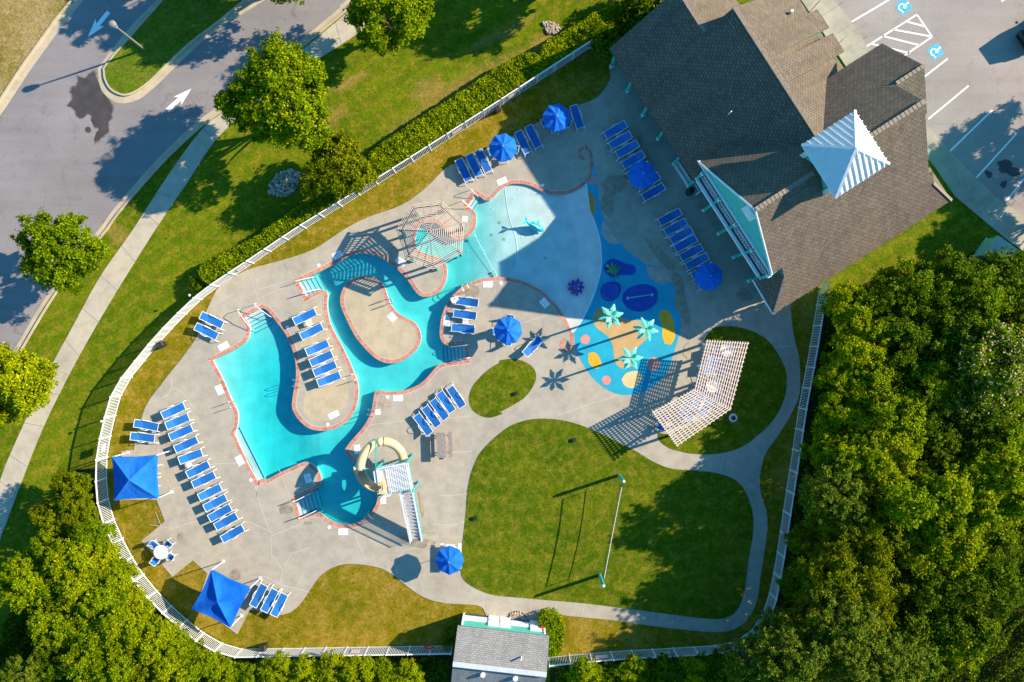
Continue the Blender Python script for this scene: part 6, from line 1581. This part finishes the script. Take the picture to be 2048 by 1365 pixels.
RW = [ # rows of the woods on the right, each from the fence outwards
 [('w1',1700,615,44),('w3',1775,598,52),('w2',1832,575,50),('w3',1895,572,58),('w2',1962,590,55),('w3',2020,560,55),('w3',2030,640,50)],
 [('w1',1718,690,48),('w3',1785,680,55),('w3',1850,668,52),('w3',1915,668,58),('mim',2000,730,88)],
 [('w2',1672,755,40),('w1',1735,765,45),('w3',1792,750,40),('w2',1858,768,50),('mim',1945,790,66)],
 [('w2',1668,835,42),('w1',1716,850,42),('w1',1790,845,55),('w3',1860,850,55),('w3',1935,865,52),('w2',2010,850,55)],
 [('w2',1650,905,38),('w1',1700,925,45),('w1',1762,920,50),('w3',1850,915,45),('w3',1925,920,50),('w1',2000,968,62)],
 [('pine',1664,985,56),('w4',1733,985,45),('cone',1795,1000,40),('w1',1850,985,45),('w1',1905,1005,62),('w2',1965,1040,45),('w4',2035,1030,40)],
 [('w4',1618,1080,34),('w4',1680,1060,46),('w4',1745,1065,48),('w1',1835,1085,48),('w1',1900,1075,52),('w3',1980,1110,50)],
 [('w3',1600,1160,34),('w4',1660,1145,52),('w4',1725,1140,52),('w4',1765,1180,42),('w3',1850,1165,48),('w3',1920,1155,48),('w3',1990,1185,42)],
 [('pine',1560,1262,42),('w4',1615,1222,42),('pine',1672,1235,60),('w4',1730,1240,46),('shrubd',1810,1250,42),('shrubd',1880,1235,42),('shrubd',1950,1265,40)],
 [('pine',1508,1330,52),('pine',1575,1318,62),('w3',1630,1300,50),('pine',1700,1310,62),('pine',1775,1330,58),('shrubd',1850,1320,40),('shrub',1920,1300,38)],
]
for i, row in enumerate(RW):
    for j, (k, x, y, r_) in enumerate(row):
        tree(k, x, y, r_, '%s in the right-hand woods, %s from the fence, row %s down' % (LOOK[k], ORD[j], ORD[i].replace('first','one').replace('second','two').replace('third','three').replace('fourth','four').replace('fifth','five').replace('sixth','six').replace('seventh','seven').replace('eighth','eight').replace('ninth','nine').replace('tenth','ten')), 'trees of the right-hand woods', s=max(.7, r_*S*1.08/RR[k]), tall=(1.0 if k == 'pine' else 1.15 if j == 0 else 1.3 if j in (1, 2) else 1.15) if 4 <= i <= 8 else 1.0 if k not in ('shrub', 'shrubd') else 1)
for j, (k, x, y, r_) in enumerate([('w1',1172,1350,34),('w3',1222,1362,34),('w1',1268,1345,30),('w3',1330,1352,44),('w2',1385,1345,40),('w3',1445,1345,44)]):
    tree(k, x, y, r_, '%s below the lower fence, %s to the right of the pump house' % (LOOK[k], ORD[j]), 'trees below the lower fence')
LW = [
 [('w4',145,978,44),('w4',108,1030,40),('w4',160,1030,40),('w2',182,1070,42)],
 [('w2',95,1100,42),('w1',145,1125,50),('w1',195,1120,42),('w1',230,1160,44)],
 [('w1',50,1165,50),('w2',110,1175,45),('w1',165,1185,48),('w1',215,1205,48),('w1',262,1215,40)],
 [('w1',105,1250,46),('w2',160,1250,44),('w2',205,1262,46),('w1',250,1262,46),('w1',300,1280,46),('w1',345,1295,40)],
 [('pine',45,1345,40),('w3',110,1320,44),('w2',175,1320,48),('w1',235,1325,48),('w4',290,1335,44),('w1',345,1345,44),('w2',395,1325,40)],
]
for i, row in enumerate(LW):
    for j, (k, x, y, r_) in enumerate(row):
        tree(k, x, y, r_, '%s in the lower left woods, %s from the left in row %s' % (LOOK[k], ORD[j], ('one','two','three','four','five')[i]), 'trees of the lower left woods')
for j, (k, x, y, r_) in enumerate([('w1',445,1345,34),('w2',500,1352,34),('w1',555,1340,30),('w1',610,1345,34),('w1',665,1338,34),('w1',715,1345,36),('w2',770,1352,30),('w1',815,1355,28)]):
    tree(k, x, y, r_, '%s below the fence left of the pump house, %s from the left' % (LOOK[k], ORD[j]), 'trees below the fence on the left')
# undergrowth: mounds of low leaves between the trees
def under(name, poly_px, n, seed, hmax, label, mat='leaf_u'):
    rng = np.random.default_rng(seed); poly = np.array([W2(p) for p in poly_px]); lo, hi = poly.min(0), poly.max(0)
    lo = np.maximum(lo, [-50, -36]); hi = np.minimum(hi, [50, 36])
    P = rng.uniform(lo, hi, (n*3, 2)); P = P[inside(P, [tuple(p) for p in poly])][:n]
    h = hmax*(.5+.28*np.sin(P[:, 0]*1.3+seed)*np.cos(P[:, 1]*1.1)+.22*np.sin(P[:, 0]*3.1-P[:, 1]*2.7)); z = h*rng.uniform(.15, 1, len(P))**.5
    C = np.c_[P, np.clip(z, .03, None)]; Nn = unit(rng, len(P))*.8 + [0, 0, .8]
    o = bpy.data.objects.new(name, leafmesh(name, C, Nn, .12, mat, seed)); COL.objects.link(o); tag(o, label, 'undergrowth', None, 'stuff')
under('undergrowth', [(1660,600),(1790,560),(1900,540),(1950,520),(2060,500),(2120,1400),(1110,1400),(1110,1335),(1205,1322),(1390,1310),(1455,1306),(1510,1282),(1545,1235),(1570,1120),(1600,910),(1640,700)], 150000, 3, 2.0, 'dense green undergrowth below the trees of the right-hand woods')
under('undergrowth', [(160,945),(195,940),(198,1000),(215,1080),(255,1150),(318,1222),(390,1280),(470,1316),(900,1312),(890,1400),(-40,1400),(-40,1330),(40,1200),(100,1060)], 60000, 4, 1.5, 'low green undergrowth between the trees at the lower left', 'leaf_u')
# ------------------------------------------------------------------ hedges
def hedge(poly_px, h, n, label, seed):
    poly = [(W(*p, h).x, W(*p, h).y) for p in smooth(poly_px, n=3, corner=80)]
    if area(poly) < 0: poly = poly[::-1]
    rng = np.random.default_rng(seed); A_ = np.array(poly); lo, hi = A_.min(0), A_.max(0)
    P = rng.uniform(lo, hi, (n*4, 2)); P = P[inside(P, poly)][:n]
    bz = h-.10+.09*np.sin(P[:, 0]*2.1+seed)*np.cos(P[:, 1]*2.3)+.05*np.sin(P[:, 0]*7)*np.sin(P[:, 1]*6)
    C = np.c_[P, bz+rng.uniform(-.12, .10, len(P))]; Nn = unit(rng, len(P))*.7+[0, 0, .8]
    # sides
    Bp = np.roll(A_, -1, 0); Ls = np.hypot(*(Bp-A_).T); m = int(Ls.sum()*h*55); k = rng.choice(len(A_), m, p=Ls/Ls.sum()); t = rng.uniform(0, 1, m)[:, None]
    Q_ = A_[k]*(1-t)+Bp[k]*t; dn = (Bp-A_)[k]; dn = np.c_[dn[:, 1], -dn[:, 0]]/np.hypot(*dn.T)[:, None]; Q_ = Q_+dn*rng.uniform(-.12, .10, m)[:, None]
    C = np.r_[C, np.c_[Q_, rng.uniform(.05, h, m)]]; Nn = np.r_[Nn, unit(rng, m)*.6+np.c_[dn, np.full(m, .4)]]
    r = thing('hedge', label, 'hedge', (float(A_[:, 0].mean()), float(A_[:, 1].mean()), 0)); C = C - [A_[:, 0].mean(), A_[:, 1].mean(), 0]
    o = bpy.data.objects.new('foliage', leafmesh('foliage', C, Nn, .125, 'leaf_h', seed, 1.4)); COL.objects.link(o); o.parent = r
    mb = MB(); inn = offset(poly, .16); mb.prism(inn, 0, h-.25); obj('dark_core', mb, M['leaf_u'], r)  # solid dark core added inside the leaves so gaps are not see-through
hedge([(401,531),(472,494),(520,468),(534,455),(611,404),(650,385),(692,385),(608,442),(520,503),(428,562),(405,560)], 1.35, 9000, 'clipped hedge along the fence, lower left section with the pointed end', 41)
hedge([(746,300),(820,249),(871,216),(955,162),(1000,131),(1034,111),(1067,105),(1084,121),(1088,138),(1000,194),(898,265),(823,310),(745,360),(738,330)], 1.5, 17000, 'long clipped hedge along the fence, middle section above the top umbrellas', 42)
hedge([(1083,97),(1101,78),(1152,50),(1192,24),(1232,9),(1250,20),(1269,40),(1225,62),(1180,82),(1141,105),(1100,131),(1086,118)], 1.5, 10000, 'clipped hedge at the top beside the building, partly in shade', 43)
hedge([(1078,1243),(1086,1230),(1100,1227),(1116,1233),(1124,1243),(1127,1260),(1124,1290),(1118,1308),(1100,1316),(1090,1290)], 1.4, 5000, 'short rounded hedge on the right of the pump house', 44)
# ------------------------------------------------------------------ stone beds
def rocks(poly_px, n, seed, label, s=.11):
    rnd = random.Random(seed); poly = [W2(p) for p in poly_px]; A_ = np.array(poly); mb = MB(); c = 0
    while c < n:
        p = (rnd.uniform(A_[:, 0].min(), A_[:, 0].max()), rnd.uniform(A_[:, 1].min(), A_[:, 1].max()))
        if not inside(np.array([p]), poly)[0]: continue
        c += 1; r = s*rnd.uniform(.5, 1.3); Mx = Matrix.Translation((*p, DECKZ+.03+r*.3)) @ Matrix.Rotation(rnd.uniform(0, 6), 4, 'Z') @ Matrix.Rotation(rnd.uniform(-.5, .5), 4, 'X') @ Matrix.Scale(r, 4)
        k = len(mb.v); ph = rnd.uniform(0, 1)
        mb.v += [tuple(Mx @ Vector(v)) for v in ((1,.1,-.3),(.3,.8,-.3),(-.8,.5,-.3),(-.9,-.4,-.3),(.1,-.9,-.3),(.6,.1,.45),(-.1,.5,.5),(-.5,-.1,.4+ph*.2),(.1,-.5,.5))]
        for f in ((0,1,6,5),(1,2,6),(2,7,6),(2,3,7),(3,4,8,7),(4,0,5,8),(5,6,7,8)): mb.f.append(tuple(k+i for i in f)); mb.uv.append(None); mb.m.append(0)
    tag(obj('stone_bed', mb, M['rock']), label, 'stones', None, 'stuff')
rocks([(540,368),(560,345),(585,338),(600,345),(596,370),(585,390),(560,395),(538,388)], 330, 51, 'bed of pale river stones left of the round tree in the hedge', .13)
rocks([(1085,45),(1110,45),(1124,58),(1112,70),(1094,68)], 150, 52, 'small patch of pale stones above the upper hedge', .10)
rocks(q('R8', (1105,140),(1180,105),(1250,105),(1335,170),(1375,240),(1370,340),(1090,320),(1080,210)), 330, 53, 'stones in the round planting bed before the pump house', .09)
rocks(q('R8', (380,165),(560,180),(735,200),(735,260),(370,240)), 200, 54, 'strip of stones left of the pump house doors', .09)
